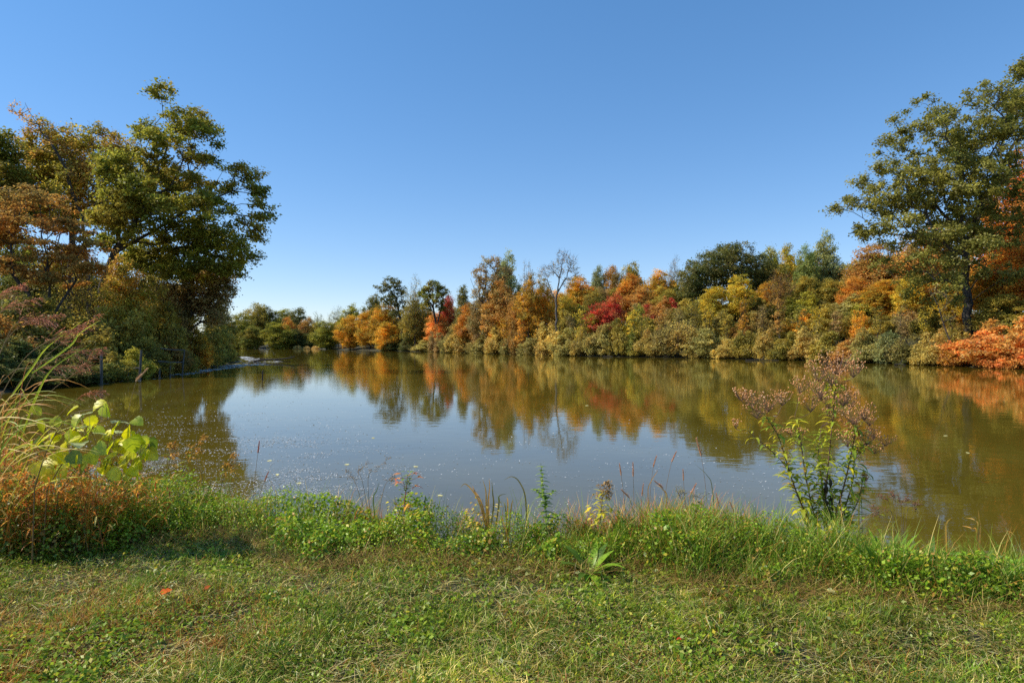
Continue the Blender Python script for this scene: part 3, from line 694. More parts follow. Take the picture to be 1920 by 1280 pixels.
    # ---- the band of shrubs on the slope, in three ranks
    ranks = [('at the waterline', [
                ('shrub', 'greyolive', 845, 625, 50, 136), ('shrub', 'tanolive', 868, 618, 52, 132), ('shrub', 'greyolive', 900, 622, 54, 125), ('shrub', 'tanolive', 930, 626, 48, 121), ('shrub', 'greyolive', 958, 630, 46, 117),
                ('shrub', 'rust', 970, 606, 40, 116), ('shrub', 'greyolive', 992, 625, 44, 111), ('shrub', 'tanolive', 1030, 606, 56, 106.5), ('shrub', 'greyolive', 1060, 615, 56, 103.5), ('shrub', 'tanolive', 1092, 614, 54, 101), ('shrub', 'greyolive', 1125, 612, 54, 98.5),
                ('shrub', 'olive', 1160, 612, 56, 97), ('shrub', 'green', 1185, 622, 50, 95.5), ('shrub', 'tanolive', 1215, 614, 58, 94), ('twiggy', 'greyolive', 1250, 610, 60, 92), ('twiggy', 'tanolive', 1285, 612, 62, 90), ('shrub', 'greyolive', 1322, 622, 60, 87.5),
                ('shrub', 'tanolive', 1360, 626, 60, 85), ('shrub', 'olive', 1398, 622, 62, 82.5), ('shrub', 'tanolive', 1436, 626, 60, 80), ('shrub', 'olive', 1474, 622, 64, 77.5), ('shrub', 'tanolive', 1512, 620, 64, 75.5), ('shrub', 'olive', 1550, 618, 66, 72.5),
                ('shrub', 'rust', 1590, 626, 62, 70), ('shrub', 'greyolive', 1628, 620, 66, 68), ('shrub', 'greygreen', 1668, 622, 68, 65.5), ('twiggy', 'greyolive', 1705, 620, 66, 63.5), ('shrub', 'tanolive', 1748, 636, 66, 60.5), ('shrub', 'dkgreen', 1700, 650, 60, 62.8),
                ('shrub', 'dkgreen', 735, 630, 46, 161), ('shrub', 'dkgreen', 765, 626, 46, 155), ('shrub', 'greyolive', 795, 628, 44, 148), ('shrub', 'brown', 820, 622, 44, 143)]),
             ('halfway up the bank', [
                ('shrub', 'gold', 940, 600, 46, 121), ('shrub', 'orange', 905, 604, 44, 128), ('shrub', 'gold', 870, 604, 46, 134), ('shrub', 'tanolive', 1000, 604, 44, 114), ('shrub', 'olive', 1068, 596, 52, 110), ('shrub', 'ygreen', 1098, 602, 52, 102),
                ('shrub', 'yellow', 1165, 600, 60, 101), ('shrub', 'ygreen', 1196, 588, 52, 104), ('shrub', 'olive', 1225, 592, 56, 102), ('shrub', 'tanolive', 1262, 590, 58, 100), ('shrub', 'olive', 1298, 586, 60, 98), ('shrub', 'greyolive', 1335, 592, 56, 95),
                ('shrub', 'olive', 1372, 592, 58, 93), ('shrub', 'rust', 1395, 602, 44, 90), ('shrub', 'tanolive', 1430, 592, 60, 90), ('shrub', 'olive', 1468, 592, 62, 88), ('shrub', 'gold', 1506, 588, 62, 85), ('shrub', 'olive', 1545, 586, 64, 83),
                ('shrub', 'olive', 1585, 590, 64, 81), ('shrub', 'gold', 1622, 590, 62, 78), ('shrub', 'olive', 1662, 586, 66, 76), ('twiggy', 'brown', 1700, 588, 64, 74), ('shrub', 'olive', 1742, 590, 66, 70), ('shrub', 'tanolive', 1785, 600, 66, 66)]),
             ('high on the bank', [
                ('shrub', 'gold', 1045, 585, 50, 118), ('shrub', 'ygreen', 1085, 580, 50, 116), ('shrub', 'brown', 1205, 566, 54, 114), ('shrub', 'rust', 1240, 562, 54, 112), ('shrub', 'olive', 1290, 560, 58, 108), ('shrub', 'yellow', 1318, 566, 56, 104),
                ('shrub', 'olive', 1352, 570, 58, 103), ('shrub', 'tanolive', 1390, 570, 60, 101), ('shrub', 'olive', 1430, 566, 62, 100), ('shrub', 'olive', 1470, 566, 62, 98), ('shrub', 'ygreen', 1505, 558, 64, 96), ('shrub', 'greyolive', 1530, 562, 60, 95),
                ('shrub', 'olive', 1570, 562, 66, 92), ('shrub', 'greyolive', 1595, 556, 62, 90), ('shrub', 'ygreen', 1630, 562, 66, 88), ('shrub', 'gold', 1672, 560, 66, 85), ('shrub', 'gold', 1712, 566, 66, 80), ('shrub', 'yellow', 1772, 560, 60, 76), ('shrub', 'gold', 1800, 580, 60, 72)])]
    words = {'greyolive': 'grey olive', 'tanolive': 'tan olive', 'rust': 'rusty orange', 'olive': 'olive yellow', 'green': 'green', 'greygreen': 'grey green', 'dkgreen': 'dark green', 'brown': 'brown',
             'gold': 'golden', 'orange': 'orange', 'ygreen': 'yellow green', 'yellow': 'clear yellow'}
    marks = [(780, 'under the leaning green tree'), (850, 'under the open crowned green tree'), (895, 'below the dark pointed tree'), (955, 'below the tall brown tree'), (1025, 'below the tall gold trees'), (1075, 'at the foot of the bare tree'),
             (1175, 'near the bright red shrub'), (1260, 'below the orange trees'), (1325, 'below the left half of the dark oak'), (1410, 'below the right half of the dark oak'), (1480, 'below the bright yellow tree'), (1575, 'below the pale domed trees'),
             (1650, 'below the broad rust tree'), (1730, 'below the left limbs of the great oak'), (2000, 'by the trunk of the great oak')]
    seen = {}
    rows = []
    for where, items in ranks:
        for it in sorted(items, key=lambda q: q[2]):
            mk = next(m for x, m in marks if it[2] < x)
            lab = ('twiggy ' if it[0] == 'twiggy' else '') + words[it[1]] + ' shrub ' + where + ' ' + mk
            seen[lab] = seen.get(lab, 0) + 1
            rows.append((it, lab, seen[lab], where))
    for it, lab, k, where in rows:
        if seen[lab] > 1:
            lab = ['left', 'second', 'third'][k - 1] + (' ' if k == 1 else ' ') + lab if seen[lab] > 2 or k == 1 else 'right ' + lab
        it = (it[0], it[1], it[2], it[3] + ((it[2] * 7) % 23) - 11, it[4] * (0.78 + 0.34 * ((it[2] * 13) % 17) / 17), it[5] - (1.6 if where == 'at the waterline' else 0))
        place(*it, lab, 'shrub', 'shrub', group='shrubs ' + where + ' of the far bank', depth=1.15)
    col2 = {'yellow': 'yellow', 'olive': 'olive', 'rust': 'rusty', 'gold': 'golden', 'brown': 'brown', 'green': 'green', 'ygreen': 'yellow green', 'orange': 'orange', 'dkgreen': 'dark green', 'greygreen': 'grey green'}
    near = [(975, 'below the tall gold trees'), (1100, 'left of the bright red shrub'), (1200, 'right of the bright red shrub'), (1300, 'left of the dark oak'), (1440, 'below the dark oak'), (1580, 'below the pale domed trees'), (1720, 'left of the great oak'), (2000, 'below the great oak')]
    seen = {}
    for px, top, D, pal in [(978, 592, 112, 'orange'), (950, 596, 116, 'gold'), (1008, 590, 110, 'gold'), (1048, 600, 104, 'olive'), (1072, 592, 104, 'brown'), (1088, 580, 99, 'yellow'), (1186, 582, 98, 'yellow'), (1205, 590, 97, 'olive'), (1240, 586, 95, 'rust'), (1275, 580, 93, 'brown'),
                            (1300, 566, 94, 'olive'), (1330, 572, 92, 'yellow'), (1362, 580, 90, 'olive'), (1392, 560, 88, 'gold'), (1432, 572, 87, 'brown'), (1462, 560, 85, 'rust'), (1500, 580, 82, 'olive'), (1532, 576, 80, 'yellow'), (1568, 584, 79, 'brown'), (1610, 580, 76, 'gold'), (1645, 574, 74, 'olive'), (1690, 572, 70, 'brown'), (1736, 580, 68, 'yellow'), (1780, 590, 64, 'olive')]:
        lab = 'thin ' + col2[pal] + ' sapling standing out of the shrubs ' + next(m for x, m in near if px < x)
        seen[lab] = seen.get(lab, 0) + 1
        if seen[lab] > 1: lab = 'second ' + lab if seen[lab] == 2 else 'third ' + lab
        place('sapling', pal, px, top, 26, D, lab, 'sapling', 'sapling', group='saplings among the far bank shrubs')
    prof = [(600, 612), (700, 592), (760, 590), (830, 584), (870, 572), (920, 560), (1000, 556), (1080, 542), (1200, 528), (1300, 524), (1450, 500), (1600, 490), (1900, 470)]
    pals = ['olive', 'gold', 'dkgreen', 'rust', 'ygreen', 'olive', 'gold', 'green', 'orange', 'brown']
    back = [(640, 'right of the gap'), (770, 'behind the golden trees by the leaning tree'), (860, 'behind the open crowned tree'), (960, 'behind the tall brown tree'), (1060, 'behind the bare tree'), (1200, 'behind the bright red shrub'), (1300, 'beside the dark oak'), (1480, 'right of the dark oak'), (1600, 'behind the pale domed trees'), (2000, 'behind the great oak')]
    seen = {}
    for i, px in enumerate(list(range(612, 1300, 27)) + list(range(1440, 1860, 42))):
        rr = random.Random(i)
        top = np.interp(px, [p[0] for p in prof], [p[1] for p in prof]) + rr.uniform(-7, 10)
        Dn = np.interp(px, [600, 700, 820, 1000, 1100, 1300, 1500, 1700, 1920], [222, 190, 164, 140, 134, 128, 120, 104, 96])
        lab = 'dim ' + col2[pals[i % 10]] + ' tree of the back row ' + next(m for x, m in back if px < x)
        seen[lab] = seen.get(lab, 0) + 1
        if seen[lab] > 1: lab = lab.replace('dim', 'second dim')
        place('round', pals[i % 10], px + rr.uniform(-6, 6), top, 44 if px < 1300 else 64, Dn, lab, 'deciduous_tree', group='back row of trees along the far bank')
build_ground()
build_water()
build_trees()

# ------------------------------------------------------------------ grass, weeds and litter of the near bank
LIP = np.array([(-9, 6.0), (-4.43, 5.31), (-2.29, 5.15), (-1.35, 4.85), (-.65, 4.68), (.16, 4.68), (.74, 4.5), (1.35, 4.57), (2.1, 4.46), (2.75, 4.27), (3.4, 4.18), (5, 3.6), (9, 2.4)])
def lip_d(x):
    return np.interp(x, LIP[:, 0], LIP[:, 1]) + (N2(x, 0 * np.asarray(x) + 7, 1.3) - 0.5) * 0.62 + (N3(x, 0 * np.asarray(x) + 3, 4.0) - 0.5) * 0.26 - 0.16
EDGE = np.array([(-12, 7.2), (-6, 6.6), (-4, 6.4), (-2, 6.05), (-1, 5.75), (0, 5.5), (1.5, 5.45), (3, 5.15), (4, 4.65), (5.5, 4.1), (9, 3.0)])
def edge_d(x):
    return np.interp(x, EDGE[:, 0], EDGE[:, 1])

def sample_wedge(n, d0, d1, rng, spread=0.95, power=1.0):
    """points in front of the camera, denser nearby"""
    u = rng.random(n); D = d0 * (d1 / d0) ** (u ** power)
    return rng.uniform(-1, 1, n) * (spread * D + 0.7), D

def blades(base, hd, L, lean, W, C, rng, curl=0.6, rows=3):
    """grass blades as tapering ribbons of `rows` quads"""
    n = len(base)
    d = np.stack([np.cos(hd), np.sin(hd), 0 * hd], 1); sd = np.stack([-np.sin(hd), np.cos(hd), 0 * hd], 1)
    tw = rng.uniform(-0.9, 0.9, n)[:, None]
    sd = sd * np.cos(tw) + d * np.sin(tw)
    pts = []; p = base.copy(); ang = lean.copy()
    for k in range(rows + 1):
        t = k / rows
        w = (W * (1 - t) ** 0.8 * (0.75 + 0.8 * t))[:, None] + 0.0004
        pts.append(p - sd * w * 0.5); pts.append(p + sd * w * 0.5)
        st = (L / rows)[:, None]
        p = p + (d * np.sin(ang)[:, None] + np.array([0, 0, 1.0]) * np.cos(ang)[:, None]) * st
        ang = np.minimum(ang + curl * rng.uniform(0.2, 1.0, n), 2.0)
    V = np.stack(pts, 1)
    m = 2 * (rows + 1)
    q = np.concatenate([[[2 * k, 2 * k + 1, 2 * k + 3, 2 * k + 2]] for k in range(rows)], 0)
    Q = (np.arange(n)[:, None, None] * m + q[None]).reshape(-1, 4)
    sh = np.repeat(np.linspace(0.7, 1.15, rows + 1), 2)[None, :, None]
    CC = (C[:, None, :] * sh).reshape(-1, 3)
    return V.reshape(-1, 3), Q, CC

def mixc(w, cols):
    w = w / w.sum(1, keepdims=True)
    return w @ np.array(cols)

def pickc(w, cols, rng, jit=0.22):
    w = np.maximum(w, 0); w = w / w.sum(1, keepdims=True)
    k = (rng.random(len(w))[:, None] > np.cumsum(w, 1)).sum(1).clip(0, len(cols) - 1)
    return np.array(cols)[k] * rng.uniform(1 - jit, 1 + jit, (len(w), 1)) * rng.uniform(0.93, 1.07, (len(w), 3))

def heap(x, y):
    """height of the weed bank above the ground between lawn and water"""
    l = lip_d(x); e = edge_d(x)
    a = sstep(-0.05, 0.22, y - l) * sstep(-0.35, 0.2, e - y)
    b = 0.02 + 0.28 * N1(x, y, 2.3) + 0.22 * N4(x, y, 5.5)
    b = b * (1 + 0.9 * sstep(-2.6, -4.0, x)) * (1 - 0.35 * sstep(2.2, 3.6, x))
    return a * b

def build_lawn():
    rng = np.random.default_rng(5)
    # mown grass, growing in tufts
    tx, ty = sample_wedge(30000, 2.35, 6.2, rng)
    k = ty < lip_d(tx) + 0.12; tx, ty = tx[k], ty[k]; m = len(tx)
    thd, tb, tl = rng.uniform(0, 6.283, m), rng.uniform(0.35, 1.5, m) * (0.5 + 0.5 * N3(tx, ty, 5.0) + 0.5 * N1(tx, ty, 2.0)), rng.uniform(0.7, 1.5, m)
    cnt = rng.poisson(10 * rng.uniform(0.3, 1.7, m)); rp = np.repeat(np.arange(m), cnt); n = len(rp)
    x = tx[rp] + rng.normal(0, 0.017, n); y = ty[rp] + rng.normal(0, 0.017, n)
    z = ground_z(x, y) - 0.008
    p1, p2, p3 = N1(tx, ty, 1.1), N2(tx, ty, 2.7), N3(tx, ty, 0.8)
    leftb = sstep(4.4, 3.1, ty) * sstep(-0.3, -2.0, tx)
    green = 1.5 + 1.8 * sstep(0.4, 0.75, p2)
    yell = 0.9 + 1.0 * sstep(0.4, 0.8, p1)
    straw = 0.14 + 0.75 * sstep(0.55, 0.85, p3) + 0.35 * sstep(0.5, 0.8, N4(tx, ty, 3.1))
    brown = 0.16 + 0.8 * sstep(0.5, 0.8, N4(tx, ty, 1.6)) + 9.0 * leftb * sstep(0.25, 0.65, p1)
    GC = [(0.085, 0.150, 0.020), (0.185, 0.225, 0.030), (0.46, 0.40, 0.235), (0.25, 0.125, 0.045)]
    W4 = np.stack([green, yell, straw, brown], 1)
    CT = pickc(W4, GC, rng); CB = pickc(W4[rp], GC, rng)
    C = np.where(rng.random((n, 1)) < 0.6, CT[rp], CB) * tb[rp][:, None]
    L = rng.uniform(0.035, 0.085, n) * (0.55 + 1.0 * p2)[rp] * tl[rp]
    lean = np.clip(rng.normal(0.8, 0.38, n), 0.05, 1.5)
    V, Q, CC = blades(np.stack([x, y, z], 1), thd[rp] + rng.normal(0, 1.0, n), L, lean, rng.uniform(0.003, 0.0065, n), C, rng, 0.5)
    tag(link('grass', make_mesh('grass', V, Q, CC), GRASS), 'short mown grass of the near bank, part green and part dry', 'grass', kind='stuff')
    # dry clippings
    x, y = sample_wedge(65000, 2.35, 6.0, rng)
    k = (y < lip_d(x) + 0.3) & (rng.random(len(x)) < 0.35 + 0.8 * N3(x, y, 0.8)); x, y = x[k], y[k]; n = len(x)
    z = ground_z(x, y) + rng.uniform(0.0, 0.035, n)
    C = pickc(np.tile([[1.0, 0.8, 0.5, 0.3]], (n, 1)), [(0.46, 0.41, 0.28), (0.30, 0.25, 0.15), (0.22, 0.13, 0.065), (0.58, 0.57, 0.50)], rng)
    V, Q, CC = blades(np.stack([x, y, z], 1), rng.uniform(0, 6.283, n), rng.uniform(0.03, 0.13, n), np.clip(rng.normal(1.42, 0.16, n), 0.9, 1.7), rng.uniform(0.0025, 0.0055, n), C, rng, 0.12)
    tag(link('dry_grass_litter', make_mesh('dry_grass_litter', V, Q, CC), GRASS), 'dry straw clippings lying in the lawn', 'straw', kind='stuff')
    # small broad weeds in the lawn
    x, y = sample_wedge(120000, 2.4, 6.0, rng)
    pr = sstep(0.40, 0.8, N2(x, y, 1.9) * 0.6 + N3(x, y, 6.0) * 0.4) * 0.9 + 0.12 + 0.35 * sstep(4.2, 4.7, y)
    pr *= 1 - 0.6 * sstep(0.5, 2.2, x) * sstep(4.2, 3.2, y)
    k = (y < lip_d(x) + 0.1) & (rng.random(len(x)) < pr); x, y = x[k], y[k]; n = len(x)
    c = np.stack([x, y, ground_z(x, y) + rng.uniform(0.012, 0.06, n)], 1)
    V, Q = leaf_cards(c, rng, 0.021 + 0.010 * (N4(x, y, 2.0) > 0.6), 0.55, None, 0.6)
    C = pickc(np.tile([[1.0, 0.9, 0.35, 0.08]], (n, 1)), [(0.115, 0.185, 0.026), (0.20, 0.26, 0.036), (0.075, 0.125, 0.022), (0.36, 0.31, 0.05)], rng)
    tag(link('lawn_weeds', make_mesh('lawn_weeds', V, Q, np.repeat(C, 4, 0), smooth=False), LEAF), 'small clover like weeds spread through the lawn', 'weeds', kind='stuff')

def build_bank_weeds():
    rng = np.random.default_rng(6)
    n0 = 210000
    x = rng.uniform(-8.5, 6.0, n0); l = lip_d(x); e = edge_d(x)
    y = l - 0.06 + rng.random(n0) * (e - l + 0.26)
    h = heap(x, y)
    clumpn = N4(x, y, 6.0) * 0.6 + N1(x, y, 13.0) * 0.4
    k = (h > 0.015) & (rng.random(n0) < 0.25 + 1.1 * clumpn) & (np.abs(x) < 0.98 * y + 0.6)
    x, y, h = x[k], y[k], h[k]; n = len(x)
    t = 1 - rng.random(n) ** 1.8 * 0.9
    z = np.maximum(ground_z(x, y), -0.02) + h * t + rng.normal(0, 0.012, n)
    slope = np.stack([0 * x, -sstep(0.35, 0.0, y - lip_d(x)) * 0.8, 0 * x], 1)
    V, Q = leaf_cards(np.stack([x, y, z], 1), rng, 0.021 + 0.013 * (N3(x, y, 4.0) > 0.58), 0.6, slope, 0.62)
    tone = N2(x, y, 1.2)
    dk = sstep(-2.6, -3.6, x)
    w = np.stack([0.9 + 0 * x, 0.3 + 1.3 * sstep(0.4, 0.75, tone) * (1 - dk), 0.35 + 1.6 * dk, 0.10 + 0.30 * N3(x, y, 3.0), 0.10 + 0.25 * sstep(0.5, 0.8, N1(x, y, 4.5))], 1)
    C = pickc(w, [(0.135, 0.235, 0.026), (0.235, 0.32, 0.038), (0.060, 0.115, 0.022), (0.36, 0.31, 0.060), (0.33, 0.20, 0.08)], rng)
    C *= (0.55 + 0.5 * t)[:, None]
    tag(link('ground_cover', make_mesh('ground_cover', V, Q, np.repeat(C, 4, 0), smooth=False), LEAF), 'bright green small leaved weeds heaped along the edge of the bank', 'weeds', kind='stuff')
    # long grass among them
    n = 42000
    x = rng.uniform(-8, 6, n); l = lip_d(x); e = edge_d(x)
    y = l - 0.04 + rng.random(n) ** 1.1 * (e - l + 0.15)
    more = 0.25 + sstep(-0.2, 2.0, x)
    k = (rng.random(n) < more) & (np.abs(x) < 0.98 * y + 0.6); x, y = x[k], y[k]; n = len(x)
    h = heap(x, y)
    z = np.maximum(ground_z(x, y), -0.02)
    w = np.tile([[1.3, 0.5, 0.18, 0.2]], (n, 1))
    C = pickc(w, [(0.095, 0.17, 0.024), (0.16, 0.215, 0.035), (0.44, 0.38, 0.20), (0.30, 0.16, 0.065)], rng)
    L = np.clip((h * rng.uniform(0.9, 1.6, n) + rng.uniform(0.02, 0.12, n)) * (0.75 + 0.7 * N4(x, y, 3.3)), 0.06, 0.55)
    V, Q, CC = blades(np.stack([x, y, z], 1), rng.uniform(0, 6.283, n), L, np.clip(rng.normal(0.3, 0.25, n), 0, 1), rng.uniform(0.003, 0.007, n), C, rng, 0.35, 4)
    tag(link('long_grass', make_mesh('long_grass', V, Q, CC), GRASS), 'unmown long grass standing in the weeds at the top of the bank', 'grass', kind='stuff')
    # dead stems and litter at the foot of the lip
    n = 15000
    x = rng.uniform(-7, 5, n); y = lip_d(x) + rng.normal(0.03, 0.13, n)
    z = ground_z(x, y) + rng.uniform(0, 0.07, n)
    C = pickc(np.tile([[0.7, 0.8, 0.6]], (n, 1)), [(0.36, 0.27, 0.15), (0.20, 0.125, 0.07), (0.12, 0.08, 0.05)], rng)
    V, Q, CC = blades(np.stack([x, y, z], 1), rng.uniform(0, 6.283, n), rng.uniform(0.06, 0.22, n), np.clip(rng.normal(1.2, 0.3, n), 0.3, 1.6), rng.uniform(0.002, 0.004, n), C, rng, 0.2)
    tag(link('dead_stem_litter', make_mesh('dead_stem_litter', V, Q, CC), GRASS), 'dead brown stems along the dark lip between lawn and weeds', 'litter', kind='stuff')
    # reddish dry grass fringe on the water side
    n = 15000
    x = np.concatenate([rng.normal(1.25, 0.55, 5200), rng.uniform(-4, 4.8, n - 5200)]); y = edge_d(x) - rng.uniform(0.05, 0.5, n)
    z = np.maximum(ground_z(x, y), -0.01) + 0.4 * heap(x, y)
    red = np.exp(-((x - 1.25) / 0.8) ** 2)
    keep = rng.random(n) < 0.75 * red + 0.9 * sstep(0.5, 0.8, N2(x, y * 0.3, 2.6)); x, y, z, red = x[keep], y[keep], z[keep], red[keep]; n = len(x)
    C = pickc(np.stack([0.4 + red, 0.5 + 0 * x, 0.4 + 0 * x, 0.5 * red + 0.1], 1), [(0.42, 0.15, 0.05), (0.44, 0.32, 0.14), (0.17, 0.20, 0.045), (0.38, 0.10, 0.055)], rng)
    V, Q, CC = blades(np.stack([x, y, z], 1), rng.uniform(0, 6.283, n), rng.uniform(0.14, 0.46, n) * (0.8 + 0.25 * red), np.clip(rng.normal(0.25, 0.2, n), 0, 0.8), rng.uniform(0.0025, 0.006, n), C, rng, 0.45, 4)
    tag(link('dry_grass', make_mesh('dry_grass', V, Q, CC), GRASS), 'reddish dry grass fringing the water side of the bank', 'grass', kind='stuff')

def flecks(x, y, rng, L, asp, z=0.006, tilt=0.0):
    n = len(x); a = rng.uniform(0, 6.283, n)
    t = np.stack([np.cos(a), np.sin(a), rng.normal(0, tilt, n)], 1); b = np.stack([-np.sin(a), np.cos(a), rng.normal(0, tilt, n)], 1)
    L = L[:, None]; W = L * asp
    c = np.stack([x, y, z + rng.uniform(0, 0.003, n)], 1)
    V = np.stack([c - t * L / 2, c + b * W / 2, c + t * L / 2, c - b * W / 2], 1).reshape(-1, 3)
    return V, np.arange(4 * n).reshape(-1, 4)

def build_water_surface():
    rng = np.random.default_rng(8)
    # scum flecks in the near left corner
    n = 130000
    D = 6.6 * (30 / 6.6) ** rng.random(n); px = rng.uniform(120, 1500, n)
    x = (px - 960) / F * D; y = D
    py = HZ + F * CAMZ / D
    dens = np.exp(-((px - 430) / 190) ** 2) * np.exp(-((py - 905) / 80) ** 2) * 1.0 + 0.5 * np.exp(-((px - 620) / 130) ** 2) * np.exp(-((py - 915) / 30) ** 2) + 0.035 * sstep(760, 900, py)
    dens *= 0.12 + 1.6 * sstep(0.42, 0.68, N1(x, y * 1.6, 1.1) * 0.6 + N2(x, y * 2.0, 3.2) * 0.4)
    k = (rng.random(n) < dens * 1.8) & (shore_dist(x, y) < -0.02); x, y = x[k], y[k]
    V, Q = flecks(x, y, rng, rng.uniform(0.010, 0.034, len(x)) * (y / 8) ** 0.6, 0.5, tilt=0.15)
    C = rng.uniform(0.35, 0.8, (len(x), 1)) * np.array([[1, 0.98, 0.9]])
    tag(link('pond_scum', make_mesh('pond_scum', V, Q, np.repeat(C, 4, 0), smooth=False), FLECK), 'pale flecks of scum floating at the near left of the pond', 'scum', kind='stuff')
    # pale flecks painting the sky sheen on ripples, left bank and far end
    pts = np.array([(-44, 97), (-31, 72), (-28.5, 62), (-26.6, 52.7), (-23, 40), (-22.5, 33), (-22, 25)], float)
    off = np.array([2.0, 4.5, 4.0, 2.2, 1.2, 0.7, 0.5])
    xs, ys = [], []
    for i in range(len(pts) - 1):
        m = int(900 * np.linalg.norm(pts[i + 1] - pts[i]) / 10); t = rng.random(m)
        c = pts[i] + (pts[i + 1] - pts[i]) * t[:, None]; o = off[i] + (off[i + 1] - off[i]) * t
        u = rng.random(m) ** 1.6
        xs.append(c[:, 0] + 0.5 + o * u); ys.append(c[:, 1] - 0.5 - 0.35 * o * u)
    x = np.concatenate(xs); y = np.concatenate(ys)
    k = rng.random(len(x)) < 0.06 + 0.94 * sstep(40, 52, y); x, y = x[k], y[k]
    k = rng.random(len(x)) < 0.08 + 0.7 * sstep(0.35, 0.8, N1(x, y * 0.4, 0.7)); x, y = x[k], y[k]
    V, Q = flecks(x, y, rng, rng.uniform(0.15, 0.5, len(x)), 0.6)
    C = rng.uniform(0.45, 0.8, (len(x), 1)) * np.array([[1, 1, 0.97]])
    tag(link('sheen_flecks', make_mesh('sheen_flecks', V, Q, np.repeat(C, 4, 0), smooth=False), FLECK), 'pale flecks painting the sky sheen of ripples along the left bank', 'sheen_flecks', kind='stuff')
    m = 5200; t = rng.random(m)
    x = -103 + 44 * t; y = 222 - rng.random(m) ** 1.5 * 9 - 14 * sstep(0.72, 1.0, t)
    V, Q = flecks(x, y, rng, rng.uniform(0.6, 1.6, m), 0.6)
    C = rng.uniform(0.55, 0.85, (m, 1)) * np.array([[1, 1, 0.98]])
    tag(link('sheen_flecks', make_mesh('sheen_flecks_far', V, Q, np.repeat(C, 4, 0), smooth=False), FLECK), 'thin line of pale flecks painting sky sheen across the far end of the pond', 'sheen_flecks', kind='stuff')
build_lawn()
build_bank_weeds()
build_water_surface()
# ------------------------------------------------------------------ single plants on the near bank
class MB:
    def __init__(self):
        self.V, self.Q, self.C, self.n = [], [], [], 0
    def add(self, V, Q, C):
        V = np.asarray(V, float); C = np.asarray(C, float)
        if C.ndim == 1: C = np.tile(C, (len(V), 1))
        self.V.append(V); self.Q.append(np.asarray(Q) + self.n); self.C.append(C); self.n += len(V)
    def tube(self, pts, r0, r1, col, n=5):
        pts = np.asarray(pts, float); m = len(pts)
        t = np.gradient(pts, axis=0); t = unit(t)
        ref = np.array([0.3, -1.0, 0.12]); u = unit(np.cross(t, ref)); v = np.cross(t, u)
        a = np.linspace(0, 2 * np.pi, n, endpoint=False)
        r = np.linspace(r0, r1, m)[:, None, None]
        ring = pts[:, None] + (np.cos(a)[None, :, None] * u[:, None] + np.sin(a)[None, :, None] * v[:, None]) * r
        i = np.arange(m - 1)[:, None] * n; k = np.arange(n)[None]; k2 = (k + 1) % n
        self.add(ring.reshape(-1, 3), np.stack([i + k, i + k2, i + n + k2, i + n + k], -1).reshape(-1, 4), col)
    def leaf(self, p, d, L, W, up=(0, 0, 1), droop=0.6, col=(0.2, 0.25, 0.04), fold=0.25, prof=(0.12, 0.85, 1.0, 0.6, 0.02), curl=0.0):
        """a leaf blade of 2 x k quads folded along its midrib, starting at p, heading d, drooping towards the tip"""
        d = unit(np.asarray(d, float)); up = np.asarray(up, float)
        s = unit(np.cross(d, up)); nrm = np.cross(s, d)
        k = len(prof); q = np.asarray(p, float).copy(); V = []
        th = 0.0
        for i in range(k):
            w = prof[i] * W * 0.5
            dd = d * math.cos(th) - nrm * math.sin(th); nn = nrm * math.cos(th) + d * math.sin(th)
            V += [q - s * w + nn * w * fold, q, q + s * w + nn * w * fold]
            q = q + dd * L / (k - 1); th += droop / (k - 1) + curl * (i / k)
        Q = []
        for i in range(k - 1):
            b = 3 * i; Q += [[b, b + 1, b + 4, b + 3], [b + 1, b + 2, b + 5, b + 4]]
        c = np.tile(np.asarray(col, float), (len(V), 1)); c[1::3] *= 1.12
        self.add(V, Q, c)
    def balls(self, cs, r, col, rng):
        cs = np.asarray(cs, float); n = len(cs)
        o = np.array([(1, 0, 0), (0, 1, 0), (-1, 0, 0), (0, -1, 0), (.6, .6, .75), (-.6, .6, .75), (-.6, -.6, .75), (.6, -.6, .75), (.5, .5, -.7), (-.5, .5, -.7), (-.5, -.5, -.7), (.5, -.5, -.7)], float)
        q = np.array([[0, 1, 5, 4], [1, 2, 6, 5], [2, 3, 7, 6], [3, 0, 4, 7], [4, 5, 6, 7], [1, 0, 8, 9], [2, 1, 9, 10], [3, 2, 10, 11], [0, 3, 11, 8]])
        rr = (r * rng.uniform(0.7, 1.25, n))[:, None, None]
        V = (cs[:, None] + o[None] * rr).reshape(-1, 3)
        C = np.repeat(np.asarray(col)[None] * rng.uniform(0.7, 1.3, (n, 1)), len(o), 0)
        self.add(V, (np.arange(n)[:, None, None] * len(o) + q[None]).reshape(-1, 4), C)
    def ribbon(self, pts, W, col, side=None, tip=0.0):
        pts = np.asarray(pts, float); m = len(pts)
        t = unit(np.gradient(pts, axis=0))
        s = unit(np.cross(t, np.array([0.2, -0.5, 1.0]) if side is None else np.asarray(side)))
        u = np.linspace(0, 1, m)
        w = (W * 0.5 * np.minimum(1, 0.5 + 2 * u) * np.maximum(tip, (1 - u ** 2.2)))[:, None] + 0.0003
        nn = np.cross(s, t)
        V = np.stack([pts - s * w + nn * w * 0.3, pts, pts + s * w + nn * w * 0.3], 1).reshape(-1, 3)
        Q = []
        for i in range(m - 1):
            b = 3 * i; Q += [[b, b + 1, b + 4, b + 3], [b + 1, b + 2, b + 5, b + 4]]
        c = np.asarray(col, float)
        if c.ndim == 2: c = np.repeat(c, 3, 0)
        self.add(V, Q, c)
    def build(self, name, mat, parent, origin, smooth=True):
        V = np.concatenate(self.V) - np.asarray(origin)
        return link(name, make_mesh(name, V, np.concatenate(self.Q), np.concatenate(self.C), smooth), mat, parent)

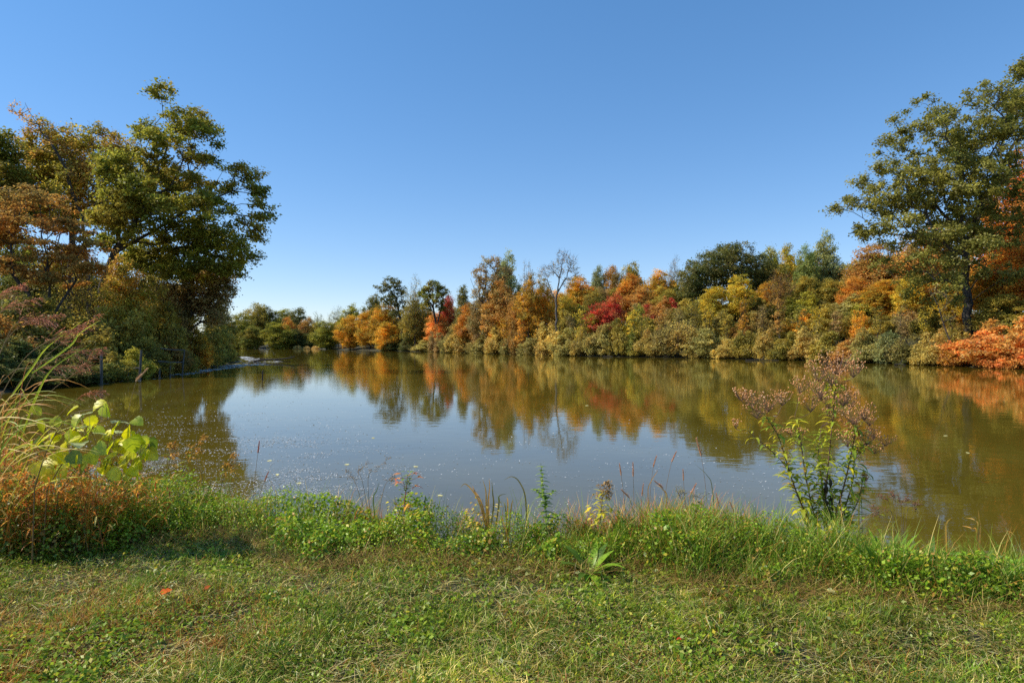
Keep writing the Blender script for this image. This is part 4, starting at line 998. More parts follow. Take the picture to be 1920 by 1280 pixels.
def curve(p0, p1, p2, n=8):
    t = np.linspace(0, 1, n)[:, None]
    p0, p1, p2 = (np.asarray(a, float) for a in (p0, p1, p2))
    return (1 - t) ** 2 * p0 + 2 * t * (1 - t) * p1 + t ** 2 * p2

def smooth_path(pts, n=12):
    """Catmull-Rom through the points"""
    p = np.asarray(pts, float); p = np.vstack([2 * p[0] - p[1], p, 2 * p[-1] - p[-2]])
    out = []
    seg = len(p) - 3
    for i in range(seg):
        a, b, c, d = p[i:i + 4]
        for t in np.linspace(0, 1, max(2, n // seg), endpoint=False):
            out.append(0.5 * (2 * b + (c - a) * t + (2 * a - 5 * b + 4 * c - d) * t * t + (3 * b - a - 3 * c + d) * t ** 3))
    out.append(p[-2]); return np.array(out)

def root(px, D):
    X = (px - 960) / F * D
    return np.array([X, D, max(gz(X, D), -0.05)])

def jitter(rng, s):
    return rng.normal(size=3) * s

def ironweed():
    rng = np.random.default_rng(31)
    D = 5.3; o = root(1545, D)
    t = thing('ironweed', 'tall weed with brown pink seed heads and drooping yellow green leaves at the water edge', 'plant', o)
    STC = (0.16, 0.075, 0.055)
    # stem lines in photo pixels, then the seed heads each carries: (px, py, half width, half height)
    stems = [
        ([(1545, 990), (1552, 880), (1563, 770), (1568, 700)], 0.0, [(1570, 672, 46, 20), (1535, 690, 30, 16), (1600, 685, 24, 14), (1558, 700, 30, 14), (1610, 690, 16, 6), (1540, 722, 30, 18)]),
        ([(1520, 985), (1487, 905), (1460, 820), (1432, 775)], -0.12, [(1408, 742, 30, 14), (1440, 748, 30, 14), (1390, 735, 20, 10), (1420, 765, 28, 12), (1466, 738, 22, 14)]),
        ([(1532, 990), (1512, 900), (1500, 820), (1490, 780)], 0.15, [(1500, 716, 22, 14), (1520, 745, 26, 18), (1460, 805, 14, 6), (1482, 806, 14, 6), (1505, 806, 12, 5)]),
        ([(1560, 990), (1585, 900), (1600, 830), (1606, 790)], -0.18, [(1600, 770, 34, 16), (1620, 765, 22, 14), (1590, 815, 28, 14), (1625, 815, 26, 12), (1598, 790, 30, 12)]),
        ([(1572, 990), (1598, 905), (1604, 850), (1625, 830)], 0.12, [(1660, 822, 26, 9), (1638, 805, 20, 12), (1640, 838, 26, 8), (1612, 832, 24, 12), (1630, 780, 20, 12)]),
        ([(1552, 990), (1540, 900), (1535, 850), (1540, 800)], 0.25, [(1555, 745, 28, 14), (1580, 735, 28, 18), (1595, 742, 22, 16), (1560, 770, 24, 10)]),
        ([(1515, 985), (1500, 940), (1470, 870), (1400, 805)], -0.05, [(1380, 790, 11, 9)]),
        ([(1582, 990), (1608, 940), (1618, 900), (1622, 885)], 0.05, [(1624, 892, 10, 6)]),
    ]
    for k, (line, dz, heads) in enumerate(stems):
        pts = smooth_path([P(x, y, D + dz * i / 3) for i, (x, y) in enumerate(line)], 24)
        pts[0][2] = o[2] - 0.03
        top = pts[-1]
        sb, fb = MB(), MB()
        sb.tube(pts, 0.0065 if k < 6 else 0.004, 0.003, STC, 6)
        # leaves along the stem
        m = len(pts); seg = np.linalg.norm(np.diff(pts, axis=0), axis=1).sum()
        nl = int(seg * (66 if k < 6 else 30))
        for q in range(nl):
            u = 0.04 + 0.94 * (q / nl) ** 1.15; p = pts[min(m - 1, int(u * (m - 1)))] + jitter(rng, 0.006)
            a = q * 2.4 + rng.uniform(-.4, .4)
            d = np.array([math.cos(a), math.sin(a) * 0.9, rng.uniform(0.1, 0.7)])
            L = rng.uniform(0.10, 0.20) * (1.0 - 0.35 * u); 
            c = np.array([(0.17, 0.235, 0.042), (0.27, 0.30, 0.050), (0.12, 0.17, 0.045), (0.42, 0.38, 0.045), (0.34, 0.21, 0.08)][rng.choice(5, p=[.26, .34, .1, .22, .08])]) * rng.uniform(0.8, 1.2)
            fb.leaf(p, d, L, L * rng.uniform(0.17, 0.25), droop=rng.uniform(0.7, 2.1), col=c, fold=0.3, prof=(0.2, 0.8, 1.0, 0.85, 0.5, 0.03))
        hbs = []
        for (hx, hy, hw, hh) in heads:
            hb = MB(); hbs.append(hb)
            c = P(hx, hy, D + dz + rng.uniform(-0.10, 0.10))
            wx, wz = hw / F * D, hh / F * D
            # branch from the upper stem to the head
            j = int(np.argmin(np.linalg.norm(pts - (c + np.array([0, 0, -0.16])), axis=1)))
            nb = c + np.array([0, 0, -wz * 1.6])
            br = curve(pts[j], (pts[j] + nb) / 2 + np.array([0, 0, -0.02]), nb, 6)
            sb.tube(br, 0.0026, 0.0018, STC, 4)
            nball = int(24 + wx * wz * 5500)
            u = rng.normal(size=(nball, 3)); u = unit(u) * (rng.random((nball, 1)) ** 0.4)
            cs = c + u * np.array([wx, wx * 0.75, wz]) + np.array([0, 0, 1]) * 0.25 * wx * (np.abs(u[:, :1]) - 0.4)
            for q in range(0, nball, 2):
                a = nb + (cs[q] - nb) * 0.12
                sb.tube(curve(nb, nb + (cs[q] - nb) * 0.6 + np.array([0, 0, -0.012]), cs[q], 4), 0.0011, 0.0008, (0.22, 0.12, 0.085), 3)
            hb.balls(cs, 0.0054, (0.50, 0.26, 0.125), rng)
            f = rng.random(nball) < 0.3
            if f.any(): hb.balls(cs[f] + np.array([0, 0, 0.003]), 0.005, (0.62, 0.44, 0.32), rng)
            for q in range(2):
                a = rng.uniform(0, 6.28); fb.leaf(br[3], (math.cos(a), math.sin(a), 0.5), rng.uniform(0.04, 0.09), 0.014, droop=1.0, col=np.array((0.27, 0.30, 0.06)) * rng.uniform(0.7, 1.2))
        s = sb.build('stem', STEM, t, o)
        fb.build('foliage', LEAF, s, o)
        for hb in hbs: hb.build('seed_head', SEED, s, o)
    b = MB()   # blackened dead leaves hanging at the foot
    for q in range(9):
        b.leaf(P(1552 + rng.uniform(-8, 8), 895 + q * 8, D - 0.05), (rng.uniform(-.5, .5), -0.3, -1), rng.uniform(0.06, 0.12), 0.03, up=(0, -1, 0.2), droop=0.6, col=(0.025, 0.018, 0.014), fold=0.5)
    b.build('dead_leaf', LEAF, t, o)['label'] = 'blackened dead leaves hanging at the foot of the stem'

def vine():
    rng = np.random.default_rng(41)
    D = 4.95; o = root(120, D)
    t = thing('leafy_vine', 'vine with large translucent yellow green heart shaped leaves among the reddish grass', 'vine', o)
    sb = MB(); spots = []
    lines = [[(60, 930), (90, 840), (130, 780), (185, 765)], [(80, 930), (130, 850), (190, 790), (262, 792)], [(100, 940), (150, 870), (200, 840), (280, 832)], [(90, 940), (150, 890), (200, 870), (250, 880)], [(60, 930), (70, 850), (80, 810), (75, 790)]]
    for k, l in enumerate(lines):
        pts = smooth_path([P(x, y, D + 0.12 * (k - 2)) for x, y in l], 20); pts[0][2] = o[2]
        sb.tube(pts, 0.005, 0.002, (0.20, 0.13, 0.05), 5)
        for i in range(5, len(pts)): spots.append(pts[i])
    st = sb.build('stem', STEM, t, o)
    n = 0
    hand = [(135, 768, 1), (172, 790, 0), (185, 758, 0), (196, 770, 0), (150, 800, 1), (105, 790, 1), (78, 800, 1), (130, 815, 0), (165, 812, 1), (190, 812, 1), (225, 790, 1), (258, 790, 0), (205, 815, 0), (215, 800, 1), (232, 810, 1), (120, 838, 0), (150, 830, 1), (175, 850, 0), (205, 855, 0), (225, 835, 0), (245, 850, 0),
            (262, 838, 0), (282, 835, 0), (200, 878, 0), (95, 832, 0), (140, 858, 0), (172, 858, 1), (230, 868, 0), (180, 835, 0), (100, 815, 0), (215, 890, 0), (68, 770, 1), (110, 858, 0), (240, 888, 0), (155, 875, 0), (60, 835, 0), (205, 840, 1), (160, 775, 1)]
    hand += [(rng.uniform(60, 285), 0, 0) for _ in range(55)]
    hand = [(x, y if y else 770 + abs(x - 160) * 0.35 + rng.uniform(10, 100), w if rng.random() < 0.8 else 0) for x, y, w in hand]
    for (x, y, white) in hand:
        c = P(x, y, D + rng.uniform(-0.22, 0.22))
        L = rng.uniform(0.085, 0.14)
        b = MB()
        if white:     # lying flat, the sheen of the sky painted as a pale leaf colour
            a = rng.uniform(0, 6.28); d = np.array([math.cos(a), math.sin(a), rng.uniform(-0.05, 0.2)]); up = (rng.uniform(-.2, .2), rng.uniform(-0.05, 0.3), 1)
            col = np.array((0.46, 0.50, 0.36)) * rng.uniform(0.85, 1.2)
        else:
            d = np.array([rng.uniform(-0.9, 1.0), rng.uniform(-0.6, 0.3), rng.uniform(-0.9, -0.1)]); up = (rng.uniform(-.9, .1), -0.45, 0.8)
            col = np.array([(0.58, 0.56, 0.012), (0.66, 0.60, 0.014), (0.42, 0.47, 0.016), (0.16, 0.22, 0.02)][rng.choice(4, p=[.4, .3, .22, .08])]) * rng.uniform(0.85, 1.15)
        p = c - unit(d) * L * 0.45
        b.leaf(p, d, L, L * 1.0, up=up, droop=rng.uniform(0.3, 0.9), col=col, fold=0.22, prof=(0.42, 0.92, 0.84, 1.0, 0.82, 0.86, 0.58, 0.5, 0.22, 0.02))
        j = min(spots, key=lambda s: np.linalg.norm(s - p))
        b.tube(curve(j, (j + p) / 2 + np.array([0, 0, 0.03]), p + unit(d) * 0.004, 5), 0.002, 0.0015, (0.25, 0.16, 0.06), 4)
        b.build('leaf', VINELEAF, t, o)

def tall_grass():
    rng = np.random.default_rng(42)
    D = 4.9
    # each culm arches from the clump to its drooping purple panicle
    o = root(-10, D)
    t = thing('tall_seeding_grass', 'tall arching grass with purple brown plumes at the left edge', 'grass clump', o)
    lines = [[(0, 960), (20, 800), (70, 690), (120, 640), (182, 592)], [(-20, 960), (0, 790), (60, 690), (120, 665), (180, 655)], [(-30, 960), (-10, 780), (40, 680), (90, 640), (150, 612)],
             [(10, 960), (40, 820), (90, 740), (140, 700), (192, 655)], [(-50, 960), (-40, 760), (0, 660), (40, 610), (110, 590)], [(-60, 960), (-60, 740), (-30, 620), (10, 580), (70, 560)],
             [(-40, 960), (-30, 780), (20, 700), (70, 690), (160, 685)], [(-80, 960), (-70, 720), (-40, 610), (-10, 560), (40, 535)], [(20, 960), (60, 850), (110, 780), (150, 745), (190, 735)], [(-30, 960), (-20, 740), (10, 640), (40, 600), (95, 600)]]
    for k, l in enumerate(lines):
        dz = rng.uniform(-0.35, 0.35)
        pts = smooth_path([P(x, y, D + dz) for x, y in l], 28); pts[0][2] = o[2]
        sb = MB(); sb.tube(pts, 0.004, 0.0014, (0.26, 0.17, 0.075), 5)
        hb = MB(); m = len(pts); i0 = int(m * 0.72)
        side = 1
        for i in range(i0, m):
            for r_ in range(4):
                d = unit(pts[min(m - 1, i + 1)] - pts[i - 1]); L = 0.17 * (1 - 0.75 * (i - i0) / (m - i0)) * rng.uniform(0.7, 1.2)
                v = unit(d * 1.2 + jitter(rng, 0.42) + np.array([0.25, 0, -0.1]))
                tip = pts[i] + v * L + np.array([0, 0, -0.03])
                tw = curve(pts[i], pts[i] + v * L * 0.6 + np.array([0, 0, 0.01]), tip, 5)
                hb.tube(tw, 0.0015, 0.0008, (0.36, 0.18, 0.13), 3)
                mm = 7
                for q in range(mm):
                    p = tw[1] + (tw[-1] - tw[1]) * q / (mm - 1)
                    hb.leaf(p, v + jitter(rng, 0.3), 0.016, 0.0062, droop=0.1, col=np.array((0.66, 0.36, 0.27)) * rng.uniform(0.6, 1.35), prof=(0.3, 1, 0.1))
        s = sb.build('stem', STEM, t, o); hb.build('seed_head', SEED, s, o)
    fb = MB()
    for k in range(85):
        x0 = rng.uniform(-120, 30); y0 = rng.uniform(830, 980); dz = rng.uniform(-0.45, 0.5)
        lx = rng.uniform(-20, 190); ly = rng.uniform(60, 240)
        top = (x0 + lx * 0.5, y0 - ly); tipp = (x0 + lx * 1.25, y0 - ly * rng.uniform(0.25, 0.95) + 10)
        pts = curve(P(x0, y0, D + dz), P(*top, D + dz), P(*tipp, D + dz + rng.uniform(-0.2, 0.2)), 11)
        c = np.array([(0.34, 0.38, 0.045), (0.46, 0.44, 0.06), (0.20, 0.26, 0.04), (0.42, 0.20, 0.075), (0.44, 0.34, 0.19), (0.30, 0.115, 0.07)][rng.choice(6, p=[.10, .10, .06, .30, .22, .22])]) * rng.uniform(0.8, 1.2)
        fb.ribbon(pts, rng.uniform(0.007, 0.016), c, side=(rng.uniform(-.4, .4), -0.7, 0.7))
    for l in [[(60, 700), (130, 650), (150, 625), (188, 600)], [(20, 745), (60, 690), (90, 650), (160, 598)], [(40, 820), (70, 740), (100, 690), (170, 645)]]:   # three broad lime blades
        fb.ribbon(smooth_path([P(x, y, D - 0.1) for x, y in l], 12), 0.02, (0.44, 0.47, 0.04), side=(0.2, -0.8, 0.6))
    fb.build('foliage', LEAF, t, o)

def dry_clump(px0, px1, ytop, ybase, D, label, n, cols, probs, seed, name='dry_grass_clump'):
    rng = np.random.default_rng(seed); o = root((px0 + px1) / 2, D)
    t = thing(name, label, 'grass clump', o, None)
    b = MB(); lf = MB()
    for k in range(n):
        x0 = rng.uniform(px0, px1); dz = rng.uniform(-0.3, 0.35)
        u = (x0 - px0) / (px1 - px0)
        yt = ytop + (ybase - ytop) * (0.15 + 0.5 * rng.random() + 0.35 * abs(u - 0.45))
        base = P(x0, ybase, D + dz); base[2] = max(gz(base[0], base[1]), 0) + 0.02
        lean = rng.uniform(-40, 50)
        tip = P(x0 + lean, yt, D + dz + rng.uniform(-.15, .15))
        c = np.array(cols[rng.choice(len(cols), p=probs)]) * rng.uniform(0.75, 1.25)
        pts = curve(base, (base + tip) / 2 + np.array([0, 0, 0.12]), tip, 7)
        b.ribbon(pts, rng.uniform(0.003, 0.006), c * 0.55, side=(rng.uniform(-.6, .6), -0.7, 0.5), tip=0.3)
        for q in range(12):
            p = pts[rng.integers(1, 7)]; d = (rng.uniform(-1, 1), rng.uniform(-1, 1), rng.uniform(-0.3, 0.7)); L = rng.uniform(0.05, 0.11)
            lf.leaf(p, d, L, L * 0.14, droop=rng.uniform(0.5, 1.8), col=np.array(cols[rng.choice(len(cols), p=probs)]) * rng.uniform(0.7, 1.3), prof=(0.4, 1.0, 0.7, 0.05))
    b.build('stem', LEAF, t, o); lf.build('foliage', LEAF, t, o)

def shade_weeds():
    """dark leafy weeds under the left grasses"""
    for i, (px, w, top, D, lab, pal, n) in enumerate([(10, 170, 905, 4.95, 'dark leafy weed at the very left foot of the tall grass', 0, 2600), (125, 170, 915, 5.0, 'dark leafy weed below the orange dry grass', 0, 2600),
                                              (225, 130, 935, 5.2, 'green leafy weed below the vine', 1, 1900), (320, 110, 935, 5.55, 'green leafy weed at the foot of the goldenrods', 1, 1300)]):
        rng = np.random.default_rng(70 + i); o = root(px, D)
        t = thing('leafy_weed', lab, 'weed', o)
        c = P(px, top, D); h = c[2] - o[2]; wx = w / F * D * 0.5
        u = unit(rng.normal(size=(n, 3))); u[:, 2] = np.abs(u[:, 2]); u *= rng.random((n, 1)) ** 0.35
        pts = o + u * np.array([wx, 0.28, h])
        V, Q = leaf_cards(pts, rng, 0.034, 0.6, u * np.array([1, 1, .5]), 0.6)
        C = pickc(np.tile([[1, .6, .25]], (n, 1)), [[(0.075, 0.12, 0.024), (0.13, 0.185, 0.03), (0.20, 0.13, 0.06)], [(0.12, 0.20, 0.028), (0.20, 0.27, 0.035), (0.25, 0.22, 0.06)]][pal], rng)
        sb = MB()
        for k in range(26):
            p = pts[rng.integers(n)]; b0 = o + np.array([rng.uniform(-.6, .6) * wx, rng.uniform(-.1, .1), 0])
            sb.tube(curve(b0, (b0 + p) / 2 + np.array([0, 0, .04]), p, 5), 0.003, 0.0015, (0.16, 0.09, 0.055), 4)
        sb.build('stem', STEM, t, o)
        link('foliage', make_mesh('foliage', V - o, Q, np.repeat(C, 4, 0), False), LEAF, t)

def goldenrod(px, base_y, tip, D, label, seed, plume=True, leafcol=(0.16, 0.20, 0.045), plumecol=(0.44, 0.27, 0.065), group='fading goldenrods at the edge of the water', nl=26, lean=0):
    rng = np.random.default_rng(seed); o = root(px, D)
    t = thing('goldenrod', label, 'plant', o, group)
    a = o; b = P(*tip, D + rng.uniform(-.1, .1))
    pts = curve(a, (a + b) / 2 + np.array([-(b[0] - a[0]) * 0.35, 0, 0.08]), b, 16)
    sb, fb = MB(), MB(); sb.tube(pts, 0.0055, 0.0025, (0.22, 0.17, 0.06), 5)
    for q in range(nl):
        u = 0.15 + 0.7 * q / nl; p = pts[int(u * 15)]; an = q * 2.4
        fb.leaf(p, (math.cos(an), math.sin(an), rng.uniform(0, .6)), rng.uniform(0.06, 0.12), 0.018, droop=rng.uniform(0.5, 1.6), col=np.array(leafcol) * rng.uniform(0.7, 1.4))
    s = sb.build('stem', STEM, t, o); fb.build('foliage', LEAF, s, o)
    if plume:
        hb = MB()
        for q in range(26):
            u = 0.72 + 0.28 * q / 26; p = pts[min(15, int(u * 15))]
            d = unit(np.array([rng.uniform(-.3, 1.0), rng.uniform(-.5, .5), rng.uniform(-0.2, 0.5)])); L = 0.10 * (1.15 - u) / 0.4 * rng.uniform(.6, 1.2) + 0.02
            tw = curve(p, p + d * L * 0.7 + np.array([0, 0, .015]), p + d * L + np.array([0, 0, -.02]), 5)
            hb.tube(tw, 0.001, 0.0006, plumecol, 3)
            for j in range(9):
                hb.leaf(tw[1] + (tw[-1] - tw[1]) * j / 8, jitter(rng, 1) + np.array([0, 0, .5]), 0.022, 0.012, col=np.array(plumecol) * rng.uniform(.6, 1.5), prof=(.3, 1, .2))
        hb.build('seed_head', SEED, s, o)

def foxtail(px, head, D, label, seed, size=1.0, tilt=0.1, col=(0.52, 0.30, 0.20), stemcol=(0.25, 0.16, 0.08), grp='foxtail grasses along the edge of the bank'):
    """one bristly foxtail head on a thin stalk; head = pixel of its middle"""
    rng = np.random.default_rng(seed); o = root(px, D)
    t = thing('foxtail_grass', label, 'grass', o, grp)
    size *= 1.3; c = P(*head, D); L = 0.075 * size
    d = unit(np.array([math.sin(tilt), 0, math.cos(tilt)])); a = c - d * L / 2; b = c + d * L / 2
    pts = curve(o, np.array([o[0] * 0.5 + a[0] * 0.5, D, (o[2] + a[2]) / 2]) + np.array([-tilt * 0.12, 0, 0.05]), a, 9)
    sb = MB(); sb.tube(pts, 0.0026, 0.0016, stemcol, 4)
    for q in range(2):
        k = 2 + q; an = rng.uniform(0, 6.28); tip = pts[k] + np.array([math.cos(an) * 0.1, math.sin(an) * .1, 0.08])
        sb.ribbon(curve(pts[k], (pts[k] + tip) / 2 + np.array([0, 0, .08]), tip, 6), 0.006, np.array((0.40, 0.22, 0.09)) * rng.uniform(.7, 1.3))
    sb.build('stem', STEM, t, o)
    hb = MB(); hb.tube(np.array([a + (b - a) * q / 5 for q in range(6)]), 0.0045 * size, 0.002 * size, np.array(col) * 0.75, 6)
    for q in range(130):
        u = rng.random(); an = rng.uniform(0, 6.28); r_ = unit(np.array([math.cos(an), math.sin(an), 0.9])) + d * 0.8
        hb.leaf(a + (b - a) * u, r_, 0.016 * size * (1.1 - 0.5 * u), 0.0034, droop=0, col=np.array(col) * rng.uniform(.7, 1.4), prof=(1, .6, .1))
    hb.build('seed_head', SEED, t, o)

def reed_blade_group(px, D, label, tips, cols, seed, W=0.014, name='dead_reed'):
    rng = np.random.default_rng(seed); o = root(px, D); t = thing(name, label, 'reed', o)
    for k, tp in enumerate(tips):
        b = MB(); pts = [o + np.array([rng.uniform(-.03, .03), rng.uniform(-.03, .03), -0.02])] + [P(x, y, D + rng.uniform(-.04, .04)) for x, y in tp]
        b.ribbon(smooth_path(pts, 16), W * rng.uniform(.7, 1.1), np.array(cols[k % len(cols)]) * rng.uniform(.85, 1.15), side=(rng.uniform(-.3, .3), -1, 0.2))
        b.build('blade', LEAF, t, o)

def leaf_rosette(px, D, label, n, L, W, cols, seed, name='dock_plant', droop=0.9, up=0.9, cat='plant'):
    rng = np.random.default_rng(seed); o = root(px, D); t = thing(name, label, cat, o)
    o2 = o
    for k in range(n):
        b = MB(); a = k * 2.4 + rng.uniform(-.3, .3)
        q = rng.uniform(0.3, 1.0)
        b.leaf(o2 + np.array([math.cos(a), math.sin(a), 0]) * 0.02, (math.cos(a), math.sin(a), up * rng.uniform(.5, 1.8)), L * rng.uniform(.7, 1.15), W * rng.uniform(.75, 1.2), droop=droop * rng.uniform(.5, 1.4), col=np.array(cols[rng.integers(len(cols))]) * rng.uniform(.8, 1.2), prof=(0.15, 0.5, 0.85, 1.0, 0.8, 0.45, 0.03))
        b.build('leaf', LEAF, t, o)

def mint():
    rng = np.random.default_rng(51); D = 4.98; o = root(1026, D)
    t = thing('upright_weed', 'upright dark green weed with paired pointed leaves rising before the open water', 'plant', o)
    sb, fb = MB(), MB()
    main = smooth_path([o, P(1024, 960, D), P(1018, 910, D), P(1014, 868, D)], 18); sb.tube(main, 0.004, 0.0015, (0.13, 0.16, 0.05), 5)
    side = smooth_path([P(1022, 945, D), P(1032, 925, D - .05), P(1042, 918, D - .05)], 8); sb.tube(side, 0.002, 0.001, (0.13, 0.16, 0.05), 4)
    side2 = smooth_path([P(1020, 930, D), P(1008, 920, D + .05), P(1000, 916, D + .05)], 8); sb.tube(side2, 0.002, 0.001, (0.13, 0.16, 0.05), 4)
    for path, n, s in ((main, 17, 1.0), (side, 5, .7), (side2, 5, .7)):
        for q in range(n):
            u = 0.1 + 0.88 * q / (n - 1); p = path[int(u * (len(path) - 1))]
            for r_ in (0, 1, 2, 3):
                a = (q % 2) * 1.2 + r_ * 1.571 + rng.uniform(-.25, .25); L = 0.095 * s * (1.15 - 0.65 * u) * rng.uniform(.8, 1.2)
                fb.leaf(p, (math.cos(a), math.sin(a), 0.15), L, L * 0.46, droop=rng.uniform(.5, 1.1), col=np.array([(0.085, 0.15, 0.05), (0.13, 0.20, 0.07), (0.22, 0.29, 0.13)][rng.integers(3)]) * rng.uniform(.8, 1.2), prof=(0.25, 0.95, 0.8, 0.4, 0.03))
    s = sb.build('stem', STEM, t, o); fb.build('foliage', LEAF, s, o)

def red_weed():
    rng = np.random.default_rng(52); D = 5.15; o = root(757, D)
    t = thing('red_topped_weed', 'red stemmed weed with a flat top of red leaves over green ones', 'plant', o)
    sb, fb, rb = MB(), MB(), MB()
    main = smooth_path([o, P(758, 945, D), P(762, 915, D), P(764, 890, D)], 14); sb.tube(main, 0.005, 0.002, (0.34, 0.10, 0.06), 6)
    for (x, y) in ((742, 897), (752, 888), (775, 888), (783, 895), (778, 912), (748, 905)):
        i = rng.integers(6, 12); sb.tube(curve(main[i], (main[i] + P(x, y, D)) / 2, P(x, y, D), 5), 0.002, 0.001, (0.34, 0.10, 0.06), 4)
        for q in range(6):
            a = rng.uniform(0, 6.28); rb.leaf(P(x, y, D + rng.uniform(-.05, .05)), (math.cos(a), math.sin(a), .2), rng.uniform(.045, .085), .014, droop=rng.uniform(.4, 1.2), col=np.array([(0.46, 0.12, 0.07), (0.38, 0.20, 0.08), (0.52, 0.24, 0.12)][rng.integers(3)]))
    for q in range(34):
        p = main[rng.integers(7, len(main))]; a = rng.uniform(0, 6.28); L = rng.uniform(.03, .065)
        fb.leaf(p + jitter(rng, .02), (math.cos(a), math.sin(a), .25), L, L * .45, droop=.8, col=np.array((0.13, 0.19, 0.045)) * rng.uniform(.6, 1.4))
    for q in range(8):
        p = P(765 + rng.uniform(-6, 8), 945 + rng.uniform(-6, 10), D); a = rng.uniform(0, 6.28)
        rb.leaf(p, (math.cos(a), math.sin(a), -.3), .06, .02, droop=.8, col=(0.5, 0.27, 0.06))
    s = sb.build('stem', STEM, t, o); fb.build('foliage', LEAF, s, o); rb.build('red_foliage', LEAF, s, o)

def wispy(px, D, label, sprays, col, seed, name='wispy_weed', dots=True):
    rng = np.random.default_rng(seed); o = root(px, D); t = thing(name, label, 'plant', o)
    sb, hb = MB(), MB()
    for l in sprays:
        pts = smooth_path([o] + [P(x, y, D + rng.uniform(-.06, .06)) for x, y in l], 18); sb.tube(pts, 0.0024, 0.0009, (0.22, 0.16, 0.09), 4)
        for q in range(26):
            i = rng.integers(len(pts) // 2, len(pts)); d = unit(jitter(rng, 1) + np.array([0.2, 0, .5])); L = rng.uniform(.015, .05)
            sb.tube(np.array([pts[i], pts[i] + d * L * .5, pts[i] + d * L]), .0007, .0005, (0.25, 0.18, 0.11), 3)
            if dots: hb.balls([pts[i] + d * L, pts[i] + d * L * .6 + jitter(rng, .006)], .0034, col, rng)
            else: hb.leaf(pts[i] + d * L * .4, d, .03, .005, col=np.array(col) * rng.uniform(.6, 1.4))
    sb.build('stem', STEM, t, o); hb.build('seed_head', SEED, t, o)

def small_leafy(px, top, D, label, n, L, cols, seed, name='broadleaf_weed', width=22):
    rng = np.random.default_rng(seed); o = root(px, D); t = thing(name, label, 'plant', o)
    sb, fb = MB(), MB(); tip = P(px, top, D)
    pts = curve(o, (o + tip) / 2 + np.array([.02, 0, 0]), tip, 8); sb.tube(pts, .003, .0015, (0.2, 0.15, 0.06), 5)
    for q in range(n):
        u = rng.uniform(.35, 1); p = pts[int(u * 7)]; a = rng.uniform(0, 6.28)
        p2 = p + np.array([math.cos(a), math.sin(a) * .6, rng.uniform(-.2, .5)]) * width / F * D * .5
        sb.tube(np.array([p, (p + p2) / 2, p2]), .0014, .001, (0.2, 0.15, 0.06), 3)
        fb.leaf(p2, (math.cos(a), math.sin(a), rng.uniform(-.5, .3)), L * rng.uniform(.7, 1.2), L * .62, droop=.8, col=np.array(cols[rng.integers(len(cols))]) * rng.uniform(.8, 1.2))
    sb.build('stem', STEM, t, o); fb.build('foliage', LEAF, t, o)

def fallen_leaf(px, py, L, col, label, seed, z=0.05, water=False):
    rng = np.random.default_rng(seed)
    zz = 0.008 if water else 0.5 + z
    D = F * (CAMZ - zz) / (py - HZ); x = (px - 960) / F * D
    c = np.array([x, D, zz if water else gz(x, D) + z]); b = MB(); a = rng.uniform(0, 6.28)
    d = np.array([math.cos(a), math.sin(a), 0.0 if water else rng.uniform(-.2, .5)])
    b.leaf(c - d * L / 2, d, L, L * .75, up=(rng.uniform(-.1, .1), -0.05 if water else -.5, 1), droop=0.15 if water else .5, col=col, fold=.05 if water else .25, prof=(.2, .7, 1, .6, .75, .3, .05))
    b.tube(np.array([c - d * L * .5, c - d * L * .7, c - d * L * .9]), .0012, .0008, np.array(col) * .6, 4)
    ob = b.build('fallen_leaf', LEAF, None, c); ob.location = c
    tag(ob, label, 'leaf', 'leaves floating on the pond' if water else None)

